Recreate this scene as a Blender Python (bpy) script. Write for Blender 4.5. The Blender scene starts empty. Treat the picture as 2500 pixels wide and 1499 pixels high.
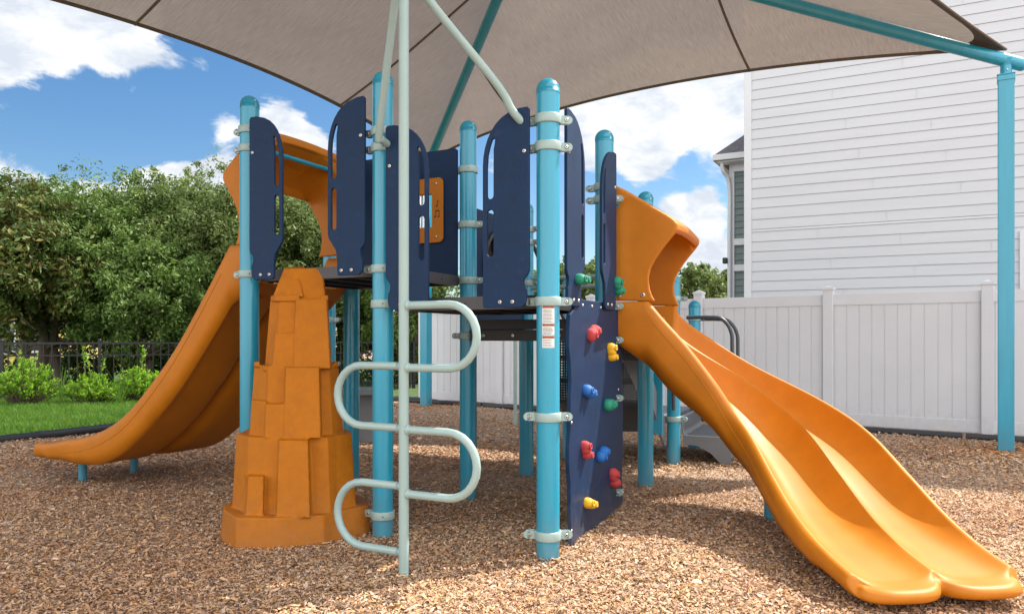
import bpy, bmesh, math, random
import numpy as np
from mathutils import Vector, Matrix
random.seed(7); RG = np.random.default_rng(11)
S = bpy.context.scene; COL = S.collection
# ------------------------------------------------------------------ camera
CH, F, CX, HY = 1.213, 1880.0, 1250.0, 822.0
cam = bpy.data.cameras.new('camera'); camo = bpy.data.objects.new('camera', cam); COL.objects.link(camo)
camo.location = (0, 0, CH); camo.rotation_euler = (math.pi/2, 0, 0)
cam.sensor_width = 36; cam.lens = 36*F/2500; cam.shift_y = (HY-749.5)/2500; cam.clip_end = 2000; cam.clip_start = .05
S.camera = camo
# ------------------------------------------------------------------ light
SUN_AZ = Vector((.85, .5)).normalized(); EL = math.radians(50)
sd = Vector((SUN_AZ.x*math.cos(EL), SUN_AZ.y*math.cos(EL), math.sin(EL)))
sl = bpy.data.lights.new('sun', 'SUN'); so = bpy.data.objects.new('sun', sl); COL.objects.link(so)
sl.energy = 3.9; sl.angle = math.radians(.6); sl.color = (1, .93, .82)
so.rotation_euler = sd.to_track_quat('Z', 'Y').to_euler(); so.location = (20, 12, 30)
S.view_settings.view_transform = 'Standard'; S.view_settings.look = 'None'; S.view_settings.gamma = 1
S.view_settings.use_curve_mapping = False; S.view_settings.exposure = 1.2
W = bpy.data.worlds.new('World'); S.world = W; W.use_nodes = True
def px_dir(px, py): return Vector(((px-CX)/F, 1, (HY-py)/F)).normalized()
def build_sky():
    nt = W.node_tree; N = nt.nodes; L = nt.links; N.clear()
    out = N.new('ShaderNodeOutputWorld'); bg = N.new('ShaderNodeBackground'); L.new(bg.outputs[0], out.inputs[0])
    sky = N.new('ShaderNodeTexSky'); sky.sky_type = 'NISHITA'; sky.sun_disc = False
    sky.sun_elevation = EL; sky.sun_rotation = math.atan2(sd.x, sd.y); sky.ozone_density = 2.2; sky.air_density = 1.0; sky.dust_density = .5
    hs = N.new('ShaderNodeHueSaturation'); hs.inputs['Saturation'].default_value = 1.27; hs.inputs['Value'].default_value = .80
    L.new(sky.outputs[0], hs.inputs['Color'])
    tc = N.new('ShaderNodeTexCoord')
    def M(op, a, b=None, c=None):
        n = N.new('ShaderNodeMath'); n.operation = op
        for i, v in enumerate((a, b, c)):
            if v is None: continue
            if isinstance(v, (int, float)): n.inputs[i].default_value = v
            else: L.new(v, n.inputs[i])
        return n.outputs[0]
    nrm = N.new('ShaderNodeVectorMath'); nrm.operation = 'NORMALIZE'; L.new(tc.outputs['Generated'], nrm.inputs[0]); D = nrm.outputs[0]
    mp = N.new('ShaderNodeMapping'); mp.inputs['Scale'].default_value = (1, 1, 1.9); L.new(D, mp.inputs[0])
    def noise(sc, det, ro, dist=0, off=0):
        n = N.new('ShaderNodeTexNoise'); n.inputs['Scale'].default_value = sc; n.inputs['Detail'].default_value = det
        n.inputs['Roughness'].default_value = ro; n.inputs['Distortion'].default_value = dist
        m2 = N.new('ShaderNodeVectorMath'); m2.operation = 'ADD'; m2.inputs[1].default_value = (off, off*.3, off*.7)
        L.new(mp.outputs[0], m2.inputs[0]); L.new(m2.outputs[0], n.inputs['Vector']); return n.outputs[0]
    n1 = noise(10, 10, .62, .45, 2.0); n2 = noise(16, 6, .6, .2, 9.0)
    # blobs: (px, py, radius px, strength)
    blobs = [(-90, -30, 135, 1.0), (60, -20, 90, 1.0), (190, 15, 80, 1.0), (290, 55, 60, .85), (270, 115, 40, .7), (-330, -80, 260, 1), (350, 50, 50, .5), (430, 140, 30, .4), (500, 150, 28, .6),
             (560, 318, 34, .85), (640, 300, 36, .6), (700, 315, 44, .75), (745, 345, 34, .6), (770, 375, 34, .5), (330, 225, 24, .35),
             (345, 462, 34, .8), (400, 450, 40, .9), (470, 465, 50, .8), (540, 450, 50, .9), (600, 470, 50, .6), (30, 480, 60, .7), (140, 492, 50, .6), (220, 500, 50, .5), (760, 480, 90, .5),
             (1430, 290, 70, .8), (1540, 250, 80, .85), (1660, 240, 90, .9), (1780, 280, 60, .8), (1490, 350, 60, .7), (1600, 380, 45, .6), (1900, 260, 120, .8),
             (1640, 500, 35, .6), (1720, 505, 45, .85), (1560, 440, 30, .5), (1740, 620, 50, .8), (1700, 660, 40, .5), (1200, 400, 50, .6), (1260, 560, 40, .4),
             (2300, 500, 300, .7), (-700, 400, 300, .6), (3000, 300, 500, .7), (1300, 640, 50, .4)]
    tot = None
    for (x, y, r, s) in blobs:
        dp = N.new('ShaderNodeVectorMath'); dp.operation = 'DOT_PRODUCT'; dp.inputs[1].default_value = px_dir(x, y); L.new(D, dp.inputs[0])
        k = 2.0/((r/F*px_dir(x, y).y)**2)
        e = M('EXPONENT', M('MULTIPLY', M('SUBTRACT', dp.outputs['Value'], 1.0), k/2))
        e = M('MULTIPLY', e, s); tot = e if tot is None else M('ADD', tot, e)
    tot = M('MINIMUM', tot, 1.15)
    dens = M('ADD', M('MULTIPLY', tot, .60), M('MULTIPLY', M('SUBTRACT', n1, .5), 1.25))
    ramp = N.new('ShaderNodeMapRange'); ramp.interpolation_type = 'SMOOTHSTEP'; ramp.inputs['From Min'].default_value = .27; ramp.inputs['From Max'].default_value = .46
    L.new(dens, ramp.inputs['Value'])
    shade = N.new('ShaderNodeMapRange'); shade.inputs['From Min'].default_value = .38; shade.inputs['From Max'].default_value = .62
    L.new(n2, shade.inputs['Value'])
    cc = N.new('ShaderNodeMixRGB'); cc.inputs[1].default_value = (4.1, 4.45, 5.0, 1); cc.inputs[2].default_value = (6.1, 6.15, 6.2, 1); L.new(shade.outputs[0], cc.inputs[0])
    mx = N.new('ShaderNodeMixRGB'); L.new(ramp.outputs[0], mx.inputs[0]); L.new(hs.outputs[0], mx.inputs[1]); L.new(cc.outputs[0], mx.inputs[2])
    # bright white fill added to the unseen sky behind the camera, lifting the shade
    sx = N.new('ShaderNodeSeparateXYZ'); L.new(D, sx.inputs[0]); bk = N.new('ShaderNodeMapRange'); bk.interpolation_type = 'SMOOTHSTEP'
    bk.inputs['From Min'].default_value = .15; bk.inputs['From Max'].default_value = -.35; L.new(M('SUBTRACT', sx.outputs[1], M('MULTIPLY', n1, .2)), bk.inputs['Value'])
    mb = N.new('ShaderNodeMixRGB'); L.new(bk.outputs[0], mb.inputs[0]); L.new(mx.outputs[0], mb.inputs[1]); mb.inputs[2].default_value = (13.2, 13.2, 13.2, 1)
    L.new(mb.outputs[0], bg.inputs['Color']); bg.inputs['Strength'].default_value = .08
build_sky()
# ------------------------------------------------------------------ materials
def lin(r, g, b): return tuple(((c/255)/12.92 if c <= 10 else ((c/255+.055)/1.055)**2.4) for c in (r, g, b))+(1,)
def mat(name, col, rough=.5, bump=0, bscale=200, var=0, vscale=3, metal=0, coat=0, spec=.5, aniso=(1, 1, 1), dirt=0):
    m = bpy.data.materials.new(name); m.use_nodes = True; nt = m.node_tree; N = nt.nodes; L = nt.links
    b = N['Principled BSDF']; b.inputs['Base Color'].default_value = tuple(col[:3])+(1,); b.inputs['Roughness'].default_value = rough
    b.inputs['Metallic'].default_value = metal; b.inputs['Coat Weight'].default_value = coat; b.inputs['Coat Roughness'].default_value = .12
    b.inputs['Specular IOR Level'].default_value = spec
    tc = N.new('ShaderNodeTexCoord'); mp = N.new('ShaderNodeMapping'); mp.inputs['Scale'].default_value = aniso; L.new(tc.outputs['Object'], mp.inputs[0])
    if var or dirt:
        n = N.new('ShaderNodeTexNoise'); n.inputs['Scale'].default_value = vscale; n.inputs['Detail'].default_value = 6; n.inputs['Roughness'].default_value = .65
        L.new(mp.outputs[0], n.inputs['Vector'])
        r = N.new('ShaderNodeMapRange'); r.inputs['From Min'].default_value = .3; r.inputs['From Max'].default_value = .7
        r.inputs['To Min'].default_value = 1-var; r.inputs['To Max'].default_value = 1+var; L.new(n.outputs[0], r.inputs['Value'])
        mu = N.new('ShaderNodeVectorMath'); mu.operation = 'SCALE'; mu.inputs[0].default_value = col[:3]; L.new(r.outputs[0], mu.inputs['Scale'])
        L.new(mu.outputs[0], b.inputs['Base Color'])
        rr = N.new('ShaderNodeMapRange'); rr.inputs['To Min'].default_value = rough-.08; rr.inputs['To Max'].default_value = rough+.1; L.new(n.outputs[0], rr.inputs['Value']); L.new(rr.outputs[0], b.inputs['Roughness'])
    if dirt:                                    # dust and mulch stains splashed up from the ground
        src = b.inputs['Base Color'].links[0].from_socket; sz = N.new('ShaderNodeSeparateXYZ'); L.new(tc.outputs['Object'], sz.inputs[0])
        n2 = N.new('ShaderNodeTexNoise'); n2.inputs['Scale'].default_value = 18; n2.inputs['Detail'].default_value = 8; L.new(tc.outputs['Object'], n2.inputs['Vector'])
        z = N.new('ShaderNodeMapRange'); z.inputs['From Min'].default_value = 0; z.inputs['From Max'].default_value = .38; z.inputs['To Min'].default_value = .62; z.inputs['To Max'].default_value = .0; L.new(sz.outputs[2], z.inputs['Value'])
        ad = N.new('ShaderNodeMath'); ad.operation = 'ADD'; L.new(z.outputs[0], ad.inputs[0]); L.new(n2.outputs[0], ad.inputs[1])
        mr = N.new('ShaderNodeMapRange'); mr.inputs['From Min'].default_value = .62; mr.inputs['From Max'].default_value = 1.3; mr.inputs['To Max'].default_value = dirt; L.new(ad.outputs[0], mr.inputs['Value'])
        dm = N.new('ShaderNodeMixRGB'); L.new(mr.outputs[0], dm.inputs[0]); L.new(src, dm.inputs[1]); dm.inputs[2].default_value = (.20, .15, .11, 1); L.new(dm.outputs[0], b.inputs['Base Color'])
    if bump:
        n = N.new('ShaderNodeTexNoise'); n.inputs['Scale'].default_value = bscale; n.inputs['Detail'].default_value = 3; L.new(mp.outputs[0], n.inputs['Vector'])
        bp = N.new('ShaderNodeBump'); bp.inputs['Strength'].default_value = bump; bp.inputs['Distance'].default_value = .004
        L.new(n.outputs[0], bp.inputs['Height']); L.new(bp.outputs[0], b.inputs['Normal'])
    return m
M_TEAL = mat('teal_paint', (.014, .285, .425), .3, .05, 60, .10, 5, coat=.5, dirt=.4, aniso=(3, 3, .25))
M_CAP = mat('teal_cap', (.012, .23, .34), .28, 0, 1, .05, 8, coat=.3)
M_SAGE = mat('sage_paint', (.29, .40, .385), .42, .08, 120, .05, 6, coat=.2)
M_NAVY = mat('navy_board', (.005, .025, .074), .5, .7, 230, .16, 7, spec=.25, dirt=.3)
M_ORANGE = mat('orange_plastic', (.47, .152, .005), .5, .2, 260, .09, 5, spec=.32)
M_CASTLE = mat('orange_rough_plastic', (.41, .13, .004), .6, .6, 150, .10, 14, spec=.2, dirt=.22)
M_SEAM = mat('orange_seam', (.25, .07, .004), .6)
M_BLACK = mat('black_coated_steel', (.018, .017, .018), .45, .2, 150, .15, 8)
M_DECK = mat('grey_brown_deck', (.055, .052, .058), .45, .2, 150, .12, 6)
M_GREY = mat('grey_step_metal', (.16, .17, .185), .42, .1, 150, .08, 5)
M_RAIL = mat('dark_grey_rail', (.055, .06, .07), .4)
M_STEEL = mat('bolt_steel', (.62, .60, .57), .3, metal=.9)
M_CHROME = mat('chime_metal', (.75, .77, .8), .22, metal=1)
M_HOLE = mat('dark_recess', (.01, .01, .012), .8)
M_WHITE = mat('white_vinyl', (.62, .63, .665), .45, .1, 30, .04, 1.5, dirt=.22)
M_SIDING = mat('white_siding', (.49, .505, .535), .6, .3, 60, .04, 1.2, aniso=(.4, .4, 6))
M_JOINT = mat('siding_joint', (.43, .44, .46), .8); M_LAP_SHADE = mat('siding_lap_shade', (.12, .12, .13), .9)
M_TRIM = mat('white_trim', (.56, .575, .60), .5, .1, 40, .03, 2)
M_GREEN = mat('grey_green_siding', (.13, .17, .165), .7, .2, 60, .08, 2, aniso=(.4, .4, 6))
M_ROOF = mat('grey_shingle', (.12, .11, .12), .9, .6, 30, .35, 12, aniso=(1, 1, 1))
M_YELLOW = mat('yellow_siding', (.62, .5, .13), .7, .2, 40, .06, 2)
M_GLASS = mat('window_glass', (.03, .04, .05), .08)
M_IRON = mat('black_aluminium', (.012, .013, .016), .35, .05, 80)
M_EDGE = mat('black_plastic_border', (.022, .024, .03), .45, .3, 40, .2, 5)
M_BARK = mat('grey_brown_bark', (.13, .10, .075), .9, .9, 30, .3, 8, aniso=(1, 1, .25))
M_STICK = mat('sticker_white', (.78, .77, .74), .4)
M_STORG = mat('sticker_orange', (.55, .13, .03), .4)
M_INK = mat('sticker_ink', (.03, .03, .04), .5)
HOLDM = {'red': mat('red_resin', (.42, .04, .045), .75, .6, 240), 'green': mat('green_resin', (.006, .22, .13), .6, .6, 240),
         'blue': mat('blue_resin', (.008, .12, .42), .6, .6, 240), 'yellow': mat('yellow_resin', (.75, .42, .012), .6, .6, 240)}
def ramp_island(m, cols, rough=.8, trans=0, bump=0, spec=.3, extra=None):
    nt = m.node_tree; N = nt.nodes; L = nt.links; b = N['Principled BSDF']
    g = N.new('ShaderNodeNewGeometry'); cr = N.new('ShaderNodeValToRGB'); el = cr.color_ramp.elements
    while len(el) < len(cols): el.new(.5)
    for i, c in enumerate(cols): el[i].position = i/(len(cols)-1); el[i].color = tuple(c)+(1,)
    L.new(g.outputs['Random Per Island'], cr.inputs[0]); b.inputs['Roughness'].default_value = rough; b.inputs['Specular IOR Level'].default_value = spec
    src = cr.outputs[0]
    if extra:                                   # large patches of slightly different leaf / chip colour
        tc = N.new('ShaderNodeTexCoord'); n = N.new('ShaderNodeTexNoise'); n.inputs['Scale'].default_value = extra[0]; n.inputs['Detail'].default_value = 4
        L.new(tc.outputs['Object'], n.inputs['Vector'])
        mr = N.new('ShaderNodeMapRange'); mr.inputs['From Min'].default_value = .35; mr.inputs['From Max'].default_value = .65; L.new(n.outputs[0], mr.inputs['Value'])
        mx = N.new('ShaderNodeMixRGB'); mx.blend_type = 'MULTIPLY'; L.new(mr.outputs[0], mx.inputs[0]); L.new(src, mx.inputs[1]); mx.inputs[2].default_value = tuple(extra[1])+(1,)
        src = mx.outputs[0]
    L.new(src, b.inputs['Base Color'])
    if trans:
        t = N.new('ShaderNodeBsdfTranslucent'); L.new(src, t.inputs['Color']); mx = N.new('ShaderNodeMixShader'); mx.inputs[0].default_value = trans
        L.new(b.outputs[0], mx.inputs[1]); L.new(t.outputs[0], mx.inputs[2]); L.new(mx.outputs[0], N['Material Output'].inputs['Surface'])
    return m
def newmat(n): m = bpy.data.materials.new(n); m.use_nodes = True; return m
M_CHIP = ramp_island(newmat('wood_chip'), [(0.14, 0.075, 0.04), (0.56, 0.36, 0.21), (0.36, 0.19, 0.09), (0.68, 0.47, 0.3), (0.47, 0.37, 0.31), (0.46, 0.22, 0.075), (0.76, 0.58, 0.42), (0.28, 0.18, 0.13), (0.6, 0.38, 0.17), (0.52, 0.37, 0.27)], .85, extra=(.9, (.88, .79, .75)))
M_CHIP2 = ramp_island(newmat('orange_wood_chip'), [(.40, .13, .03), (.55, .22, .05), (.30, .10, .03), (.6, .3, .1)], .85)
M_GRASS = ramp_island(newmat('grass_blade'), [(.08, .17, .02), (.14, .27, .03), (.10, .22, .025), (.20, .32, .05)], .6, .45, extra=(1.5, (.6, .75, .55)))
LEAF = [ramp_island(newmat('oak_leaf'), [(0.078, 0.136, 0.026), (0.144, 0.232, 0.048), (0.108, 0.185, 0.035), (0.213, 0.305, 0.084), (0.071, 0.144, 0.030)], .5, .3, extra=(.8, (.55, .62, .5))),
        ramp_island(newmat('oak_leaf_olive'), [(0.122, 0.169, 0.048), (0.200, 0.264, 0.084), (0.159, 0.224, 0.059), (0.285, 0.352, 0.132), (0.100, 0.160, 0.035)], .5, .3, extra=(.8, (.6, .65, .55))),
        ramp_island(newmat('magnolia_leaf'), [(0.056, 0.104, 0.024), (0.122, 0.192, 0.035), (0.186, 0.129, 0.035), (0.159, 0.224, 0.059), (0.042, 0.081, 0.018)], .6, .2, extra=(1, (.6, .6, .5))),
        ramp_island(newmat('shrub_leaf'), [(0.186, 0.403, 0.023), (0.341, 0.600, 0.046), (0.248, 0.496, 0.031), (0.465, 0.600, 0.093), (0.124, 0.295, 0.023)], .45, .35, extra=(4, (.6, .7, .5)))]
# ------------------------------------------------------------------ mesh helpers
class MB:
    def __init__(s): s.v = []; s.f = []; s.m = []; s.sm = []
    def add(s, vs, fs, mi=0, sm=False):
        o = len(s.v); s.v += [tuple(v) for v in vs]
        for f in fs: s.f.append([o+i for i in f]); s.m.append(mi); s.sm.append(sm)
    def box(s, c, d, R=None, mi=0):
        c = Vector(c); vs = []
        for x in (-.5, .5):
            for y in (-.5, .5):
                for z in (-.5, .5):
                    p = Vector((x*d[0], y*d[1], z*d[2])); vs.append(c+(R@p if R else p))
        s.add(vs, [(0, 1, 3, 2), (4, 6, 7, 5), (0, 4, 5, 1), (2, 3, 7, 6), (0, 2, 6, 4), (1, 5, 7, 3)], mi)
    def tube(s, pts, r, n=14, mi=0, caps=True):
        pts = [Vector(p) for p in pts]; k = len(pts); rs = r if isinstance(r, (list, tuple)) else [r]*k
        up = None; vs = []
        for i, p in enumerate(pts):
            d = (pts[min(i+1, k-1)]-pts[max(i-1, 0)]).normalized()
            if up is None: up = Vector((0, 0, 1)) if abs(d.z) < .9 else Vector((1, 0, 0))
            a = d.cross(up).normalized(); up = a.cross(d).normalized()
            for j in range(n):
                t = 2*math.pi*j/n; vs.append(p+(a*math.cos(t)+up*math.sin(t))*rs[i])
        fs = [(i*n+j, i*n+(j+1) % n, (i+1)*n+(j+1) % n, (i+1)*n+j) for i in range(k-1) for j in range(n)]
        s.add(vs, fs, mi, True)
        if caps: s.add(vs[:n], [list(range(n))[::-1]], mi); s.add(vs[-n:], [list(range(n))], mi)
    def lathe(s, c, prof, n=32, mi=0, sx=1):
        c = Vector(c); vs = [c+Vector((r*math.cos(2*math.pi*j/n), r*math.sin(2*math.pi*j/n), z)) for r, z in prof for j in range(n)]
        s.add(vs, [(i*n+j, i*n+(j+1) % n, (i+1)*n+(j+1) % n, (i+1)*n+j) for i in range(len(prof)-1) for j in range(n)], mi, True)
    def ball(s, c, r, R=None, mi=0, nu=16, nv=10):
        c = Vector(c); vs = []
        for i in range(nv+1):
            for j in range(nu):
                a = math.pi*i/nv; b = 2*math.pi*j/nu; p = Vector((r[0]*math.sin(a)*math.cos(b), r[1]*math.sin(a)*math.sin(b), r[2]*math.cos(a)))
                vs.append(c+(R@p if R else p))
        s.add(vs, [(i*nu+j, (i+1)*nu+j, (i+1)*nu+(j+1) % nu, i*nu+(j+1) % nu) for i in range(nv) for j in range(nu)], mi, True)
    def disc(s, c, nrm, r, h, n=12, mi=0):                      # bolt head: short capped cylinder with a rounded top
        nrm = Vector(nrm).normalized(); c = Vector(c); s.tube([c, c+nrm*h*.6, c+nrm*h], [r, r, r*.62], n, mi)
    def build(s, name, mats, parent=None, bevel=0, label=None, seg=2):
        me = bpy.data.meshes.new(name); me.from_pydata(s.v, [], s.f)
        for m in (mats if isinstance(mats, list) else [mats]): me.materials.append(m)
        me.polygons.foreach_set('material_index', s.m); me.polygons.foreach_set('use_smooth', s.sm); me.update()
        o = bpy.data.objects.new(name, me); COL.objects.link(o); adopt(o, parent)
        if bevel:
            b = o.modifiers.new('bevel', 'BEVEL'); b.width = bevel; b.segments = seg; b.limit_method = 'ANGLE'; b.angle_limit = math.radians(25)
        if label: o['label'] = label
        return o
def adopt(o, parent):
    if parent:
        o.parent = parent
        if parent.type == 'EMPTY': o.matrix_parent_inverse = Matrix.Translation(-parent.location)
def thing(name, label, cat, loc, group=None):
    o = bpy.data.objects.new(name, None); COL.objects.link(o); o.location = loc; o.empty_display_size = .2
    o['label'] = label; o['category'] = cat
    if group: o['group'] = group
    return o
def tag(o, **k):
    for a, b in k.items(): o[a] = b
    return o
def np_mesh(name, verts, nper, faces_per, matl, smooth=False):  # many copies of one tiny shape as one mesh
    n = len(verts)//nper; fp = np.array(faces_per); base = (np.arange(n)*nper)[:, None, None]
    fs = (fp[None]+base).reshape(-1); k = fp.shape[1]; nf = n*len(fp)
    me = bpy.data.meshes.new(name); me.vertices.add(len(verts)); me.vertices.foreach_set('co', verts.astype(np.float32).ravel())
    me.loops.add(len(fs)); me.loops.foreach_set('vertex_index', fs.astype(np.int32)); me.polygons.add(nf)
    me.polygons.foreach_set('loop_start', (np.arange(nf)*k).astype(np.int32)); me.polygons.foreach_set('loop_total', np.full(nf, k, np.int32))
    me.polygons.foreach_set('use_smooth', np.full(nf, smooth)); me.update(calc_edges=True); me.materials.append(matl)
    o = bpy.data.objects.new(name, me); COL.objects.link(o); return o
def plate(name, outer, holes, origin, dx, nrm, thick, m, parent, bev=.004, label=None):   # flat board with holes: outline in (along dx, up)
    cu = bpy.data.curves.new(name, 'CURVE'); cu.dimensions = '2D'; cu.fill_mode = 'BOTH'; cu.extrude = max(thick/2-bev, .0005); cu.bevel_depth = bev; cu.bevel_resolution = 2
    cu.offset = -bev
    for pts in [outer]+holes:
        sp = cu.splines.new('POLY'); sp.points.add(len(pts)-1); sp.use_cyclic_u = True
        for i, p in enumerate(pts): sp.points[i].co = (p[0], p[1], 0, 1)
    tmp = bpy.data.objects.new(name, cu); me = bpy.data.meshes.new_from_object(tmp); bpy.data.objects.remove(tmp); bpy.data.curves.remove(cu)
    dx = Vector(dx).normalized(); nrm = Vector(nrm).normalized(); up = Vector((0, 0, 1))
    Mx = Matrix((dx, up, nrm)).transposed().to_4x4(); Mx.translation = Vector(origin); me.transform(Mx)
    if Mx.determinant() < 0: me.flip_normals()
    me.materials.clear(); me.materials.append(m); me.polygons.foreach_set('use_smooth', [False]*len(me.polygons))
    o = bpy.data.objects.new(name, me); me.name = name; COL.objects.link(o); adopt(o, parent)
    if label: o['label'] = label
    return o
def moulded(o, voxel, it):                                          # fuse overlapping solids into one rounded moulding
    m = o.modifiers.new('fuse', 'REMESH'); m.mode = 'VOXEL'; m.voxel_size = voxel; m.use_smooth_shade = True
    q = o.modifiers.new('round', 'SMOOTH'); q.factor = .5; q.iterations = it
def arc(cx, cy, r, a0, a1, n=8, ry=None):
    ry = r if ry is None else ry
    return [(cx+r*math.cos(math.radians(a0+(a1-a0)*i/n)), cy+ry*math.sin(math.radians(a0+(a1-a0)*i/n))) for i in range(n+1)]
def slot(x, y0, y1, w): return arc(x, y1-w/2, w/2, 0, 180)+arc(x, y0+w/2, w/2, 180, 360)
def V3(p, z): return Vector((p[0], p[1], z))
def wx(px, Y): return (px-CX)/F*Y
def wz(py, Y): return CH+(HY-py)*Y/F
def meet(px, p0, d):                                             # plan point of the vertical plane through p0 along d seen at column px
    k = (px-CX)/F; t = (k*p0[1]-p0[0])/(d[0]-k*d[1]); return Vector((p0[0]+d[0]*t, p0[1]+d[1]*t))
def smooth_path(pts, n=8):                                       # Catmull-Rom
    P = [Vector(p) for p in pts]; P = [2*P[0]-P[1]]+P+[2*P[-1]-P[-2]]; out = []
    for i in range(1, len(P)-2):
        for k in range(n):
            t = k/n; out.append(.5*((2*P[i])+(-P[i-1]+P[i+1])*t+(2*P[i-1]-5*P[i]+4*P[i+1]-P[i+2])*t*t+(-P[i-1]+3*P[i]-3*P[i+1]+P[i+2])*t**3))
    return out+[P[-2]]
def cr_interp(ys, t):                                            # smooth interpolation of evenly spaced values
    n = len(ys)-1; x = min(max(t, 0), 1)*n; i = min(int(x), n-1); f = x-i
    a = ys[max(i-1, 0)] if i > 0 else 2*ys[0]-ys[1]; d = ys[i+2] if i+2 <= n else 2*ys[n]-ys[n-1]; b, c = ys[i], ys[i+1]
    return .5*(2*b+(c-a)*f+(2*a-5*b+4*c-d)*f*f+(3*b-3*c+d-a)*f**3)

# ------------------------------------------------------------------ ground, chips, lawn
def gh(x, y): return .012*np.sin(x*1.7+.5)*np.cos(y*1.3)+.009*np.sin(x*3.9+y*2.7)-.004
CENTER = (0.0, 0.0)
# border of the mulch bed (plan), from left front to the corner of the white fence
BORDER = [(-9.5, 4.2), (-7.6, 6.6), (-5.95, 8.75), (-5.28, 9.95), (-4.4, 11.7), (-3.5, 13.4), (-2.9, 14.5), (-2.2, 14.62), (-1.68, 14.45)]
def border_x(y):
    ys = [b[1] for b in BORDER[:7]]; xs = [b[0] for b in BORDER[:7]]; return np.interp(y, ys, xs)
def build_ground():
    n = 130; xs = np.concatenate([np.linspace(-400, -13, 8), np.linspace(-12, 12, n), np.linspace(13, 400, 8)])
    ys = np.concatenate([np.linspace(-60, -3, 6), np.linspace(-2, 18, n), np.linspace(19, 600, 10)])
    X, Y = np.meshgrid(xs, ys); Z = gh(X, Y)*((np.abs(X) < 12)*(Y < 18)*(Y > -2))-.0
    b = MB(); w = len(xs); b.v = list(zip(X.ravel(), Y.ravel(), Z.ravel()))
    b.f = [[j*w+i, j*w+i+1, (j+1)*w+i+1, (j+1)*w+i] for j in range(len(ys)-1) for i in range(w-1)]; b.m = [0]*len(b.f); b.sm = [True]*len(b.f)
    m = newmat('wood_mulch_ground'); nt = m.node_tree; N = nt.nodes; L = nt.links; bs = N['Principled BSDF']; bs.inputs['Roughness'].default_value = .9
    tc = N.new('ShaderNodeTexCoord'); hs = []
    cols = []
    for k, (rot, sc) in enumerate(((.4, 62), (1.9, 75))):
        mp = N.new('ShaderNodeMapping'); mp.inputs['Rotation'].default_value = (0, 0, rot); mp.inputs['Scale'].default_value = (1, .32, 1); L.new(tc.outputs['Object'], mp.inputs[0])
        ns = N.new('ShaderNodeTexNoise'); ns.inputs['Scale'].default_value = 9; L.new(mp.outputs[0], ns.inputs['Vector'])
        ad = N.new('ShaderNodeMixRGB'); ad.blend_type = 'ADD'; ad.inputs[0].default_value = .12; L.new(mp.outputs[0], ad.inputs[1]); L.new(ns.outputs['Color'], ad.inputs[2])
        vo = N.new('ShaderNodeTexVoronoi'); vo.inputs['Scale'].default_value = sc; L.new(ad.outputs[0], vo.inputs['Vector'])
        sp = N.new('ShaderNodeSeparateColor'); L.new(vo.outputs['Color'], sp.inputs[0])
        cr = N.new('ShaderNodeValToRGB'); el = cr.color_ramp.elements
        cs = [(.16, .09, .05), (.46, .30, .19), (.30, .17, .09), (.52, .37, .25), (.40, .33, .29), (.60, .45, .33)]
        while len(el) < len(cs): el.new(.5)
        for i, c in enumerate(cs): el[i].position = i/(len(cs)-1); el[i].color = c+(1,)
        L.new(sp.outputs[0], cr.inputs[0]); cols.append(cr.outputs[0]); hs.append(vo.outputs['Distance'])
    nz = N.new('ShaderNodeTexNoise'); nz.inputs['Scale'].default_value = 14; L.new(tc.outputs['Object'], nz.inputs['Vector'])
    th = N.new('ShaderNodeMath'); th.operation = 'GREATER_THAN'; th.inputs[1].default_value = .5; L.new(nz.outputs[0], th.inputs[0])
    mx = N.new('ShaderNodeMixRGB'); L.new(th.outputs[0], mx.inputs[0]); L.new(cols[0], mx.inputs[1]); L.new(cols[1], mx.inputs[2])
    L.new(mx.outputs[0], bs.inputs['Base Color'])
    mh = N.new('ShaderNodeMath'); mh.operation = 'ADD'; L.new(hs[0], mh.inputs[0]); L.new(hs[1], mh.inputs[1])
    bp = N.new('ShaderNodeBump'); bp.inputs['Strength'].default_value = 1; bp.inputs['Distance'].default_value = .02; L.new(mh.outputs[0], bp.inputs['Height']); L.new(bp.outputs[0], bs.inputs['Normal'])
    tag(b.build('ground', m), kind='structure')
    # lawn sheet and the ground beyond
    lawn = MB(); pts = [(-9.5, 4.2)]+BORDER[1:]
    outer = [(-40, 4.2), (-40, 8), (-40, 12), (-40, 15), (-40, 20), (-40, 30), (-12, 40), (-6, 40), (10, 40)]
    vs = [(x-.02, y, .035) for x, y in pts]+[(x, y, .035) for x, y in outer]
    k = len(pts); lawn.add(vs, [(i, i+1, k+i+1, k+i) for i in range(k-1)])
    lm = mat('lawn_soil', (.045, .085, .015), .9, .8, 40, .3, 5); tag(lawn.build('lawn', lm), kind='structure')
build_ground()
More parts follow.
